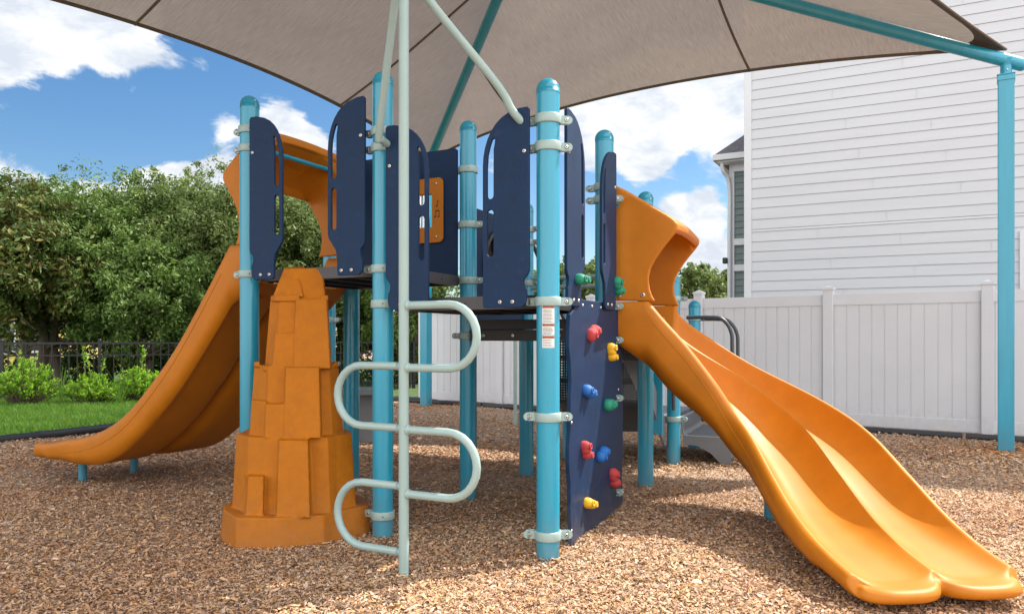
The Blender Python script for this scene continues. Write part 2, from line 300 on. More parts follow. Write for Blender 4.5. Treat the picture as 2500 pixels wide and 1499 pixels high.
def chips():
    # density falls with distance; near chips are larger on screen
    P = []
    for (y0, y1, dens) in ((1.6, 3.0, 1500), (3.0, 4.2, 9500), (4.2, 6.0, 6500), (6.0, 8.5, 2800), (8.5, 11.5, 1100), (11.5, 15, 450)):
        hw = lambda y: .70*y+.5
        area = (y1-y0)*(hw(y0)+hw(y1)); n = int(area*dens); y = RG.uniform(y0, y1, n); x = RG.uniform(-1, 1, n)*hw(y); P.append(np.stack([x, y], 1))
    P = np.concatenate(P); keep = (P[:, 0] > border_x(P[:, 1])+.05)
    fy = 13.6-(P[:, 0]+.2)*.712; keep &= (P[:, 1] < fy+.15); P = P[keep]
    tag(chip_mesh('wood_chips', P, M_CHIP), kind='stuff', label='loose brown wood chips spread over the whole play area', category='wood chips')
    C = [np.array([a, b])+RG.normal(0, 1, (m, 2))*np.array([.38, .30]) for a, b, m in ((5.28, 8.1, 900), (-1.516, 13.4, 500))]
    tag(chip_mesh('orange_wood_chips', np.concatenate(C), M_CHIP2, .006), kind='stuff', label='rusty orange wood chips heaped around the feet of the canopy posts', category='wood chips')
def chip_mesh(name, P, matl, lift=0):
    n = len(P); L = RG.gamma(4, .0036, n)+.006; Wd = L*RG.uniform(.14, .36, n)+.002
    far = P[:, 1] > 7; L[far] *= 1.35; Wd[far] *= 1.5
    big = RG.random(n) < .015; L[big] *= 1.5; Wd[big] *= 2.0
    th = RG.uniform(0, 2*np.pi, n); d = np.stack([np.cos(th), np.sin(th), RG.normal(0, .22, n)], 1); d /= np.linalg.norm(d, axis=1)[:, None]
    r = np.cross(d, np.array([0, 0, 1.0])); r /= np.linalg.norm(r, axis=1)[:, None]; up = np.cross(r, d)
    roll = RG.normal(0, .45, n)[:, None]; r2 = r*np.cos(roll)+up*np.sin(roll); up2 = -r*np.sin(roll)+up*np.cos(roll)
    z = lift+gh(P[:, 0], P[:, 1])+RG.uniform(.002, .02, n)+RG.normal(0, .002, n); c = np.concatenate([P, z[:, None]], 1)
    bend = RG.normal(0, .16, n)[:, None]*L[:, None]; skew = RG.normal(0, .25, n)[:, None]
    taper = RG.uniform(.3, 1, (n, 2))
    vs = np.empty((n, 6, 3))
    for k, (s, t) in enumerate(((-.5, 0), (0, None), (.5, 1))):
        wv = Wd[:, None]/2*(1 if t is None else taper[:, t:t+1])
        mid = c+d*(s*L[:, None])+up2*(bend*(1 if t is None else -1)*.5)+r2*(skew*s*L[:, None]*.5)
        vs[:, k*2] = mid-r2*wv; vs[:, k*2+1] = mid+r2*wv
    return np_mesh(name, vs.reshape(-1, 3), 6, [(0, 2, 3, 1), (2, 4, 5, 3)], matl)
chips()
def blades(name, P, hmin, hmax, wd, matl, z0=.03, lean=.35):
    n = len(P); h = RG.uniform(hmin, hmax, n)[:, None]; th = RG.uniform(0, 2*np.pi, n); a = np.stack([np.cos(th), np.sin(th), np.zeros(n)], 1)
    ln = RG.normal(0, lean, (n, 2)); ln = np.concatenate([ln, np.zeros((n, 1))], 1)*h; c = np.concatenate([P, np.full((n, 1), z0)], 1); w = wd*RG.uniform(.6, 1.3, n)[:, None]
    up = np.array([0, 0, 1.0]); vs = np.empty((n, 5, 3))
    vs[:, 0] = c-a*w; vs[:, 1] = c+a*w; vs[:, 2] = c+a*w*.8+ln*.35+up*h*.55; vs[:, 3] = c-a*w*.8+ln*.35+up*h*.55; vs[:, 4] = c+ln+up*h
    m = np_mesh(name, vs[:, [0, 1, 2, 3]].reshape(-1, 3), 4, [(0, 1, 2, 3)], matl); bpy.data.objects.remove(m)
    f = np.empty((n, 6, 3)); f[:, 0:4] = vs[:, 0:4]; f[:, 4] = vs[:, 4]-a*w*.1; f[:, 5] = vs[:, 4]+a*w*.1
    return np_mesh(name, f.reshape(-1, 3), 6, [(0, 1, 2, 3), (3, 2, 5, 4)], matl)
def grass():
    n = 150000; y = RG.uniform(7.2, 17.5, n); x = RG.uniform(-12, -1, n); keep = (x < border_x(y)-.04) & (x > -.72*y-.6)
    keep &= ~((y > 14.5) & (x > -2.9-(y-14.5)*.0) & (x > -1.7)); P = np.stack([x, y], 1)[keep]
    o = blades('grass', P, .04, .105, .0042, M_GRASS, lean=.45); tag(o, kind='stuff', label='short bright green lawn grass between the mulch border and the black fence', category='grass')
grass()
def border():
    t = thing('lawn_border', 'black plastic edging curving between the green lawn and the wood chips', 'edging', (-5.28, 9.95, 0))
    pts = smooth_path([V3(p, .03) for p in BORDER], 6); k = 0; seg = 7
    while k < len(pts)-1:
        part = pts[k:k+seg+1]; b = MB()
        q = [p.copy() for p in part]; q[0] = q[0].lerp(q[1], .1)
        b.tube(q, .052, 10); b.tube([q[-1]+Vector((0, 0, .003)), q[-1]+(q[-1]-q[-2]).normalized()*.04+Vector((0, 0, .003))], .058, 10)
        b.build('edging_section', M_EDGE, t); k += seg
    e = thing('fence_border', 'black plastic edging along the foot of the white fence', 'edging', (4, 10.4, 0))
    b = MB(); d = Vector((1.475, -1.05, 0)).normalized(); p = Vector((-1.9, 14.45, .03)); nn = Vector((-.585, -.81, 0))
    for i in range(7): b = MB(); b.tube([p+d*(i*1.8+.02)+nn*.12, p+d*(i*1.8+.9)+nn*.13, p+d*(i*1.8+1.78)+nn*.12], .045, 10); b.build('edging_section', M_EDGE, e)
border()

# ------------------------------------------------------------------ play structure
u = Vector((-.99, .505)); v = Vector((.45, 1.03)); uh = u.normalized(); vh = v.normalized()
PC = Vector((.1975, 4.22)); PB = PC+u; PA = PC+2*u; PD = Vector((-.327, 5.755)); PF = Vector((-1.305, 6.26)); PG = Vector((.656, 5.25))
PE = Vector((.126, 6.785)); PH = Vector((1.089, 6.28)); PI = Vector((1.54, 7.34)); PJ = Vector((1.984, 8.37)); PK = PE+v*1.0
PLAY = thing('playground_structure', 'large climbing frame with teal posts, navy panels and two orange double slides', 'climbing frame', (0, 5.2, 0))
POSTS = {}
def post(key, P, h, clamps, r=.0635, label=None):
    b = MB(); b.lathe((P.x, P.y, 0), [(r, -.05), (r, h-r*1.05)], 40); 
    o = b.build('post', M_TEAL, PLAY, label=label); POSTS[key] = o
    c = MB(); prof = [(r+.0015, h-r*1.25), (r+.002, h-r*.95)]+[((r+.002)*math.cos(a), h-r*.95+(r+.002)*math.sin(a)) for a in [math.radians(x) for x in range(0, 91, 9)]]
    c.lathe((P.x, P.y, 0), prof, 40); c.build('post_cap', M_CAP, o)
    for (z, dirs) in clamps:
        c = MB(); hh = .025
        c.lathe((P.x, P.y, z), [(r+.001, -hh), (r+.008, -hh), (r+.010, -hh+.004), (r+.010, hh-.004), (r+.008, hh), (r+.001, hh)], 40)
        for d in dirs:
            d = Vector((d[0], d[1], 0)).normalized(); R = Matrix((d, Vector((-d.y, d.x, 0)), Vector((0, 0, 1)))).transposed()
            side = Vector((-d.y, d.x, 0)); ctr = V3(P, z)+d*(r+.024)
            tocam = side if side.dot(Vector((-P.x, -P.y, 0))) > 0 else -side
            for off in (.012, -.012):
                c.box(ctr+side*off, (.05, .008, .044), R)
                c.tube([ctr+side*off+d*.025-side*.004, ctr+side*off+d*.025+side*.004], .022, 12)
            c.disc(ctr+tocam*.016+d*.012, tocam, .011, .007, mi=1); c.disc(ctr+tocam*.02+d*.012, tocam, .005, .004, mi=2)
        if not (len(dirs) == 2): c.disc(V3(P, z)+Vector((-P.x, -P.y, 0)).normalized()*(r+.009), (-P.x, -P.y, 0), .004, .002, mi=2)
        c.build('clamp', [M_SAGE, M_STEEL, M_HOLE], o)
    return o
L_, R_ = (-.99, .2), (.99, .1); UD = tuple(u); NU = tuple(-u); VD = tuple(v); NV = tuple(-v)
post('C', PC, 2.62, [(2.40, [UD, (1, .15)]), (2.25, [UD, (1, .1)]), (1.405, [UD, (1, .05)]), (.775, [L_, R_]), (.129, [L_, R_])], label='nearest teal post with three warning stickers')
post('B', PB, 2.83, [(2.465, [UD, NU]), (2.365, [UD]), (1.627, [UD]), (1.413, [NU]), (.124, [UD])])
post('A', PA, 2.84, [(2.61, [UD]), (2.485, [UD]), (1.636, [UD])])
post('D', PD, 2.82, [(2.456, [UD]), (2.046, [UD, NU]), (1.63, [NU]), (1.219, [UD])])
post('F', PF, 2.83, [(2.4, [UD]), (1.63, [NU])])
post('G', Vector((.636, 5.302)), 2.63, [(2.238, [UD]), (2.154, [UD, NU]), (1.42, [NU]), (1.19, [NU]), (.794, [NU]), (.152, [NU])])
post('E', PE, 2.385, [(2.155, [NU]), (2.04, [NU]), (1.68, [NU])])
post('H', PH, 2.39, [(2.0, [NU]), (1.2, [NU]), (1.66, [UD])])
post('I', PI, 1.80, [(1.572, [NU]), (.432, [UD, NU])])
post('J', PJ, 1.60, [(1.41, [NU]), (.46, [NU])])
post('K', PK, 1.80, [(1.5, [NU])])
bk = Vector((wx(804, 7.9), 7.9)); post('L', bk, 2.2, [(wz(781, 7.9), [NU]), (wz(888, 7.9), [NU])], label='far post with a grab loop behind the castle climber')
# grab loop on the far post, with a low grey step beside it
b = MB(); z0, z1 = wz(783, 7.9), wz(884, 7.9); dd = Vector((1, 0, 0)); q = V3(bk, 0)+dd*.09
b.tube(smooth_path([q+Vector((0, 0, z1)), q+dd*.05+Vector((0, 0, z1-.02)), q+dd*.1+Vector((0, 0, z1+.1)), q+dd*.1+Vector((0, 0, z0-.1)), q+dd*.05+Vector((0, 0, z0+.01)), q+Vector((0, 0, z0))], 6), .017, 12); b.build('grab_loop', M_RAIL, PLAY)
b = MB(); b.box((wx(880, 8.6), 8.7, .60), (.62, .35, .07)); b.box((wx(880, 8.6), 8.85, .28), (.5, .06, .56)); b.build('balance_step', M_GREY, PLAY, .006)

def bolts(parent, pts, nrm, r=.0115):
    for p in pts:
        b = MB(); b.disc(p, nrm, r, .006); n = Vector(nrm).normalized(); b.disc(Vector(p)+n*.0055, n, r*.4, .002, 8, 1); b.build('bolt', [M_STEEL, M_HOLE], parent)

# decks ------------------------------------------------------------
def deck(quad, z1, z0, label):
    q = [Vector(p) for p in quad]; c = sum(q, Vector((0, 0)))/4; t = MB(); ins = [p+(c-p).normalized()*.075 for p in q]
    # perforated top sheet, rim channel, and cross ribs below
    vs = [V3(p, z1) for p in ins]+[V3(p, z1-.012) for p in ins]
    t.add(vs, [(0, 1, 2, 3), (7, 6, 5, 4), (0, 4, 5, 1), (1, 5, 6, 2), (2, 6, 7, 3), (3, 7, 4, 0)])
    o = t.build('deck', M_DECK, PLAY, label=label)
    for i in range(4):
        a, e = ins[i], ins[(i+1) % 4]; d = (e-a).normalized(); nn = Vector((d.y, -d.x)); nn = nn if nn.dot(c-a) < 0 else -nn
        r = MB(); R = Matrix((V3(d, 0), V3(nn, 0), Vector((0, 0, 1)))).transposed(); m = (a+e)/2
        r.box(V3(m-nn*.002, (z1+z0)/2+.001), ((e-a).length-.002, .006, z1-z0), R); r.box(V3(m-nn*.022, z0+.003), ((e-a).length-.05, .036, .005), R)
        for k in (.25, .5, .75): r.disc(V3(a+(e-a)*k+nn*.0015, z0+.035), V3(nn, 0), .006, .003, 10, 1)
        r.build('deck_rim', [M_DECK, M_HOLE], o)
    for i in range(1, 4):
        a = ins[0].lerp(ins[1], i/4); e = ins[3].lerp(ins[2], i/4); r = MB(); d = (e-a).normalized(); R = Matrix((V3(d, 0), V3(Vector((d.y, -d.x)), 0), Vector((0, 0, 1)))).transposed()
        r.box(V3((a+e)/2, z1-.045), ((e-a).length-.03, .03, .06), R); r.build('support_rib', M_BLACK, o)
deck([PB, PA, PF, PD], 1.665, 1.59, 'upper deck between the castle climber and the left slide')
deck([PC, PB, PD, PG], 1.445, 1.37, 'middle deck behind the looped climbing pole')
deck([PG, PD, PE, PH], 1.262, 1.185, 'lowest deck at the entrance of the right slide')
# riser between middle and low deck, beam with bolts
d = (PG-PD).normalized(); nf = Vector((d.y, -d.x)); nf = nf if nf.y < 0 else -nf
plate('riser_board', arc(.12, .05, .02, 180, 90, 4)+[((PG-PD).length-.07, .07), ((PG-PD).length-.07, 0), (.10, 0)], [], V3(PD+nf*.05, 1.265), V3(d, 0), V3(nf, 0), .02, M_BLACK, PLAY)
b = MB(); R = Matrix((V3(d, 0), V3(nf, 0), Vector((0, 0, 1)))).transposed(); b.box(V3((PD+PG)/2+nf*.07, 1.222), ((PG-PD).length-.12, .03, .078), R)
bm_ = b.build('cross_beam', M_BLACK, PLAY, .004); bolts(bm_, [V3(PD+d*t+nf*.086, 1.222) for t in (.18, .42, .78)], V3(nf, 0), .013)
# entrance panels ---------------------------------------------------
def panel_shape(Wd, H, cham):
    o = [(0, .20), (.010, .178), (.03, .158), (.034, .14), (.03, .115), (.018, .095), (.016, .05), (.022, .02), (.045, 0)]
    o += ([(Wd-.085, 0), (Wd-.075, .012), (Wd-.072, .12), (Wd-.062, .16), (Wd-.006, .235), (Wd, .26)] if cham else [(Wd-.012, 0), (Wd, .012)])
    o += [(Wd, H-.30)]+[(Wd*math.cos(a)**.75 if a < 1.5 else 0.0, H-.30+.30*math.sin(a)) for a in [math.radians(x) for x in range(10, 80, 10)]]+[(.06, H-.001), (.012, H), (0, H-.012)]
    s1 = [(Wd-.027, .63), (Wd-.027, H-.32), (Wd-.032, H-.24), (Wd-.045, H-.19), (Wd-.058, H-.155), (Wd-.07, H-.148), (Wd-.078, H-.158), (Wd-.075, H-.18), (Wd-.069, H-.21), (Wd-.068, H-.30), (Wd-.068, .63)]+arc(Wd-.0475, .625, .0205, 180, 360, 8)[1:-1]
    return o, [s1, slot(Wd-.0475, .285, .545, .041)]
def entry_panel(pxa, pxb, P0, dline, off, z0, z1, cham, postside, label=None):
    p0 = P0+off; a = meet(pxa, p0, dline); c = meet(pxb, p0, dline); (s, e) = (a, c) if postside == 'a' else (c, a)
    Wd = (e-s).length; o, hs = panel_shape(Wd, z1-z0, cham); nn = off.normalized()
    pl = plate('entry_panel', o, hs, V3(s, z0), V3(e-s, 0), V3(nn, 0), .02, M_NAVY, PLAY, label=label)
    dd = (e-s).normalized(); bolts(pl, [V3(s+dd*(Wd*f)+nn*.0095, z0+h) for f, h in ((.62, .032), (.35, .032), (.1, (z1-z0)*.78))], V3(nn, 0))
    return pl
off_f = -vh*.085
entry_panel(611, 691, PC, u, off_f, 1.587, 2.665, True, 'a', 'slotted navy panel left of the upper deck opening')
entry_panel(802, 892, PC, u, off_f, 1.590, 2.675, True, 'b', 'slotted navy panel right of the upper deck opening')
entry_panel(943, 1047, PC, u, off_f, 1.372, 2.47, False, 'a', 'slotted navy panel behind the looped pole')
entry_panel(1180, 1293, PC, u, off_f, 1.372, 2.46, False, 'b', 'slotted navy panel beside the nearest post')
off_r = -uh*.055
entry_panel(1381, 1425, PC, v, off_r, 1.39, 2.50, True, 'a', 'slotted navy panel with a green hand hold above the climbing wall')
entry_panel(1467, 1502, PC, v, off_r*1.3, 1.39, 2.44, True, 'b', 'slotted navy panel next to the right slide hood')
# music panel --------------------------------------------------------
d = (PD-PF).normalized(); nn = Vector((d.y, -d.x)); nn = nn if nn.y < 0 else -nn; Lm = (PD-PF).length
fx0, fx1 = (meet(958, PF+nn*.02, d)-PF).dot(d), (meet(1086, PF+nn*.02, d)-PF).dot(d); zf1, zf0 = 2.415, 1.925
win = [(fx0+.13, zf0-1.66+.12), (fx1-.10, zf0-1.66+.12), (fx1-.10, zf1-1.66-.12), (fx0+.13, zf1-1.66-.12)]
mp_ = plate('music_panel', [(.08, 0), (Lm-.08, 0), (Lm-.08, .95)]+[(Lm-.1, .965), (.1, .965), (.08, .95)], [win], V3(PF+nn*.02, 1.66), V3(d, 0), V3(nn, 0), .018, M_NAVY, PLAY, label='navy music panel with orange chime frame')
fr = arc(fx1-.04, zf1-1.66-.04, .04, 0, 90, 6)+arc(fx0+.04, zf1-1.66-.04, .04, 90, 180, 6)+arc(fx0+.04, zf0-1.66+.04, .04, 180, 270, 6)+arc(fx1-.04, zf0-1.66+.04, .04, 270, 360, 6)
win2 = [(fx0+.15, zf0-1.66+.13), (fx1-.115, zf0-1.66+.13), (fx1-.115, zf1-1.66-.13), (fx0+.15, zf1-1.66-.13)]
cf = plate('chime_frame', fr, [win], V3(PF+nn*.042, 1.66), V3(d, 0), V3(nn, 0), .014, M_ORANGE, mp_)
bolts(cf, [V3(PF+d*x+nn*.049, z) for x in (fx0+.05, fx1-.06) for z in (zf0+.045, zf1-.045)], V3(nn, 0), .010)
for k in range(6):
    x = fx0+.15+k*.037
    if x < fx1-.11: b = MB(); b.tube([V3(PF+d*x+nn*.02, zf0+.05), V3(PF+d*x+nn*.02, zf1-.05)], .014, 14); b.build('chime', M_CHROME, mp_)
def note(x, z, two):
    b = MB(); o = V3(PF+d*x+nn*.0495, z); dx3 = V3(d, 0); n3 = V3(nn, 0); up = Vector((0, 0, 1))
    for k in ((0, .032) if two else (0,)):
        Rr = Matrix((dx3, n3, up)).transposed(); b.ball(o+dx3*k, (.0085, .002, .006), Rr, nu=12, nv=8); b.box(o+dx3*(k+.007)+up*.022, (.0035, .002, .044), Rr)
        if not two: b.box(o+dx3*.013+up*.036, (.011, .002, .006), Rr@Matrix.Rotation(.6, 3, 'Y'))
    if two: b.box(o+dx3*.023+up*.043, (.0355, .002, .008), Rr)
    b.build('music_note', M_HOLE, cf)
note(fx1-.055, 2.20, False); note(fx1-.07, 2.12, True)
# bubble panel between D and E, rails from E to H ----------------------
d = (PE-PD).normalized(); nn = Vector((d.y, -d.x)); nn = nn if nn.x > 0 else -nn; nn = -nn; Le = (PE-PD).length; cz = 1.765-1.24
bp_ = plate('bubble_panel', [(.07, 0), (Le-.07, 0), (Le-.07, .95), (.07, .95)], [arc(Le*.47, cz, .27, 0, 360, 36)[:-1]], V3(PD, 1.24), V3(d, 0), V3(nn, 0), .018, M_NAVY, PLAY, label='navy panel with a dark round bubble window')
b = MB(); c3 = V3(PD+d*(Le*.47), 1.765)
ring = [c3+(V3(d, 0)*math.cos(a)+Vector((0, 0, 1))*math.sin(a))*.285+V3(nn, 0)*s for s in (0,) for a in [2*math.pi*k/36 for k in range(37)]]
for s in (.014, -.014): b.tube([p+V3(nn, 0)*s for p in ring], .02, 10)
b.build('bubble_ring', M_BLACK, bp_)
b = MB(); vs = []; nu_, nv_ = 32, 8
for i in range(nv_+1):
    a = i/nv_*math.pi/2
    for j in range(nu_): t = 2*math.pi*j/nu_; vs.append(c3+(V3(d, 0)*math.cos(t)+Vector((0, 0, 1))*math.sin(t))*.27*math.cos(a)+V3(nn, 0)*.17*math.sin(a))
b.add(vs, [(i*nu_+j, i*nu_+(j+1) % nu_, (i+1)*nu_+(j+1) % nu_, (i+1)*nu_+j) for i in range(nv_) for j in range(nu_)], 0, True)
b.build('bubble_window', mat('smoked_plastic', (.012, .013, .016), .08, coat=1), bp_)
for z in (1.64, 1.72):
    b = MB(); b.tube([V3(PE, z), V3(PH, z)], .02, 12); b.build('guard_rail', M_SAGE, PLAY)
# climbing wall ------------------------------------------------------
w0 = Vector((.314, 4.386)); w1 = Vector((.7305, 5.323)); d = (w1-w0).normalized(); Lw = (w1-w0).length; nw = Vector((d.y, -d.x)); nw = nw if nw.x > 0 else -nw
wav = lambda z, s: .018*math.sin(z*9+s)+.01*math.sin(z*21+s*2)
out = [(max(.0, .02+wav(.03+i*.09, 0)), .0+i*.096) for i in range(14)]+[(.02, 1.34), (.10, 1.38), (.12, 1.435), (.86, 1.435), (.90, 1.40), (Lw+.08, 1.39)]+[(Lw+.085+wav(1.32-i*.09, 2)*.6, 1.30-i*.096) for i in range(14)]
out = [(x, z+(.0 if z > .02 else -.02)) for x, z in out]
wall = plate('climbing_wall', out, [], V3(w0, 0), V3(d, 0), V3(nw, 0), .024, M_NAVY, PLAY, label='tall navy climbing wall dotted with coloured hand holds')
bolts(wall, [V3(w0+d*x+nw*.0115, z) for x, z in ((.16, 1.40), (.24, 1.40), (.42, 1.40), (.60, 1.40), (.80, 1.40), (.88, 1.40), (.04, .72), (.04, .10), (1.0, .85), (1.0, .2))], V3(nw, 0), .0095)
# extruded lower lips of the two slotted panels sit over the wall top
def hand_hold(px, py, col, k, proud=.012):
    p = meet(px, w0+nw*.012, d); Y = p.y; z = wz(py, Y); rr = .05+.006*(k % 3-1); ang = (.5, -.5, .9, -.7, .2)[k % 5]
    c = V3(p+nw*proud, z); a = V3(d, 0); up = Vector((0, 0, 1)); n3 = V3(nw, 0)
    ax = (a*math.cos(ang)+up*math.sin(ang)); bx = (-a*math.sin(ang)+up*math.cos(ang)); R = Matrix((ax, bx, n3)).transposed(); b = MB()
    b.ball(c-ax*.026+bx*.018, (rr*.78, rr*.72, .042), R, nu=20, nv=12); b.ball(c+ax*.030-bx*.014, (rr*.72, rr*.66, .046), R, nu=20, nv=12); b.ball(c, (rr*1.0, rr*.6, .036), R, nu=20, nv=12)
    for q, s in ((c-ax*.026+bx*.018, .9), (c+ax*.032-bx*.014, .8)):
        q = q+n3*.040; pts = [q+(ax*math.cos(t)+bx*math.sin(t))*.017*s for t in [2*math.pi*i/14 for i in range(15)]]; b.tube(pts, .006, 8); b.ball(q-n3*.001, (.0145*s, .0145*s, .003), R, 1, 12, 6)
    b.build('hand_hold', [HOLDM[col], M_HOLE], wall, label=col+' hand hold')
for k, (x, y, c) in enumerate([(1407, 684, 'green'), (1497, 700, 'green'), (1442, 814, 'red'), (1487, 860, 'yellow'), (1431, 957, 'blue'), (1483, 989, 'green'), (1424, 1099, 'red'), (1465, 1109, 'blue'), (1493, 1167, 'red'), (1433, 1229, 'yellow')]):
    hand_hold(x, y, c, k, .012 if k > 1 else .03)
# warning stickers on the nearest post ---------------------------------
def sticker(y0, y1, lines, dy=0):
    r = .0635; base = math.atan2(-PC.y, -PC.x)+.03; half = .53
    z1, z0 = wz(y0, 4.16), wz(y1, 4.16)
    def patch(za, zb, a0, a1, rr, m, nm, par):
        b = MB(); n = 8; vs = []
        for i in range(n+1):
            a = a0+(a1-a0)*i/n
            for z in (za, zb): vs.append((PC.x+rr*math.cos(a), PC.y+rr*math.sin(a), z))
        b.add(vs, [(2*i, 2*i+2, 2*i+3, 2*i+1) for i in range(n)], 0, True)
        return b.build(nm, m, par)
    s = patch(z0, z1, base-half, base+half, r+.0008, M_STICK, 'warning_sticker', POSTS['C'])
    hz = z1-.0145; patch(hz, z1-.001, base-half*.96, base+half*.96, r+.0013, M_STORG, 'sticker_header', s)
    rows = (hz-z0-.006)/lines
    inkm = MB()
    for k in range(lines):
        zc = hz-.004-rows*(k+.4); a = base-half*.86; end = base+half*random.uniform(.45, .9)
        while a < end:
            w = random.uniform(.05, .13); e = min(a+w, end); vs = [(PC.x+(r+.0016)*math.cos(t), PC.y+(r+.0016)*math.sin(t), z) for t in (a, e) for z in (zc-.0016, zc+.0016)]
            inkm.add(vs, [(0, 2, 3, 1)]); a = e+.022
    inkm.build('sticker_print', M_INK, s)
    cu = bpy.data.curves.new('t', 'FONT'); cu.body = 'WARNING'; cu.size = .0125; cu.align_x = 'CENTER'; cu.extrude = .0002; to = bpy.data.objects.new('t', cu); me = bpy.data.meshes.new_from_object(to); bpy.data.objects.remove(to)
    for vv in me.vertices:
        a = base+.06+vv.co.x/r; rad = r+.0022+vv.co.z; z = hz+.0022+vv.co.y; vv.co = (PC.x+rad*math.cos(a), PC.y+rad*math.sin(a), z)
    me.materials.append(M_INK); o = bpy.data.objects.new('sticker_word', me); COL.objects.link(o); adopt(o, s)
    tri = MB(); vs = [(PC.x+(r+.002)*math.cos(base+t), PC.y+(r+.002)*math.sin(base+t), z) for t, z in ((-half*.88, hz+.002), (-half*.62, hz+.002), (-half*.75, hz+.0115))]; tri.add(vs, [(0, 1, 2)]); tri.build('sticker_symbol', M_INK, s)
sticker(746, 789, 10); sticker(790, 818, 6); sticker(820, 849, 5)
# looped climbing pole --------------------------------------------------
PP = Vector((-.548, 3.9)); ud = uh
lp = MB(); lp.tube([V3(PP, -.03), V3(PP, 3.12)], .0262, 20)
loop = lp.build('climbing_pole', M_SAGE, PLAY, label='pale sage pole with alternating D loops and two arms to the deck')
def dloop(zt, zb, sgn):
    r = (zt-zb)/2; ex = .425; pts = [V3(PP, zt)]; c = ex-r
    pts += [V3(PP+ud*sgn*c*.5, zt)]
    for k in range(13): a = math.radians(90-180*k/12); pts.append(V3(PP+ud*sgn*(c+r*math.cos(a)), (zt+zb)/2+r*math.sin(a)))
    pts += [V3(PP+ud*sgn*c*.5, zb), V3(PP, zb)]
    b = MB(); b.tube(pts, .0205, 16); b.tube([V3(PP+ud*sgn*.028, zt), V3(PP+ud*sgn*.036, zt)], [.026, .021], 16); b.tube([V3(PP+ud*sgn*.028, zb), V3(PP+ud*sgn*.036, zb)], [.026, .021], 16)
    b.build('loop_rung', M_SAGE, loop)
dloop(1.371, 1.057, -1); dloop(1.064, .75, 1); dloop(.744, .42, -1); dloop(.456, .122, 1)
le = meet(952, PC+off_f*1.25, u); b = MB()
T0 = V3(PP, 3.10)
b.tube(smooth_path([T0, V3(PP+Vector((-.02, .06)), 3.13), V3(Vector((wx(966, 4.2), 4.2)), wz(-8, 4.2)), V3(Vector((wx(927, 4.5), 4.5)), wz(315, 4.5)), V3(Vector((wx(931, 4.54), 4.54)), wz(340, 4.54)), V3(Vector((wx(953, 4.62), 4.62)), wz(356, 4.62))], 10), .0225, 16); b.build('support_arm', M_SAGE, loop)
b = MB(); b.tube(smooth_path([T0, V3(PP+Vector((.03, .02)), 3.12), V3(Vector((wx(1047, 4.0), 4.0)), wz(0, 4.0)), V3(Vector((wx(1212, 4.13), 4.13)), wz(205, 4.13)), V3(Vector((wx(1250, 4.17), 4.17)), wz(270, 4.17)), V3(Vector((wx(1284, 4.22), 4.22)), wz(309, 4.22))], 10), .0225, 16); b.build('support_arm', M_SAGE, loop)
# far thin sage pole
b = MB(); y = 10.6; p = Vector((wx(1258, y), y)); b.tube(smooth_path([V3(p, -.02), V3(p, .8), V3(p, 1.5), V3(p+Vector((.03, -.02)), 1.75), V3(p+Vector((.25, -.1)), 1.85), V3(p+Vector((.6, -.3)), 1.85)], 8), .026, 14); b.build('far_pole', M_SAGE, PLAY)

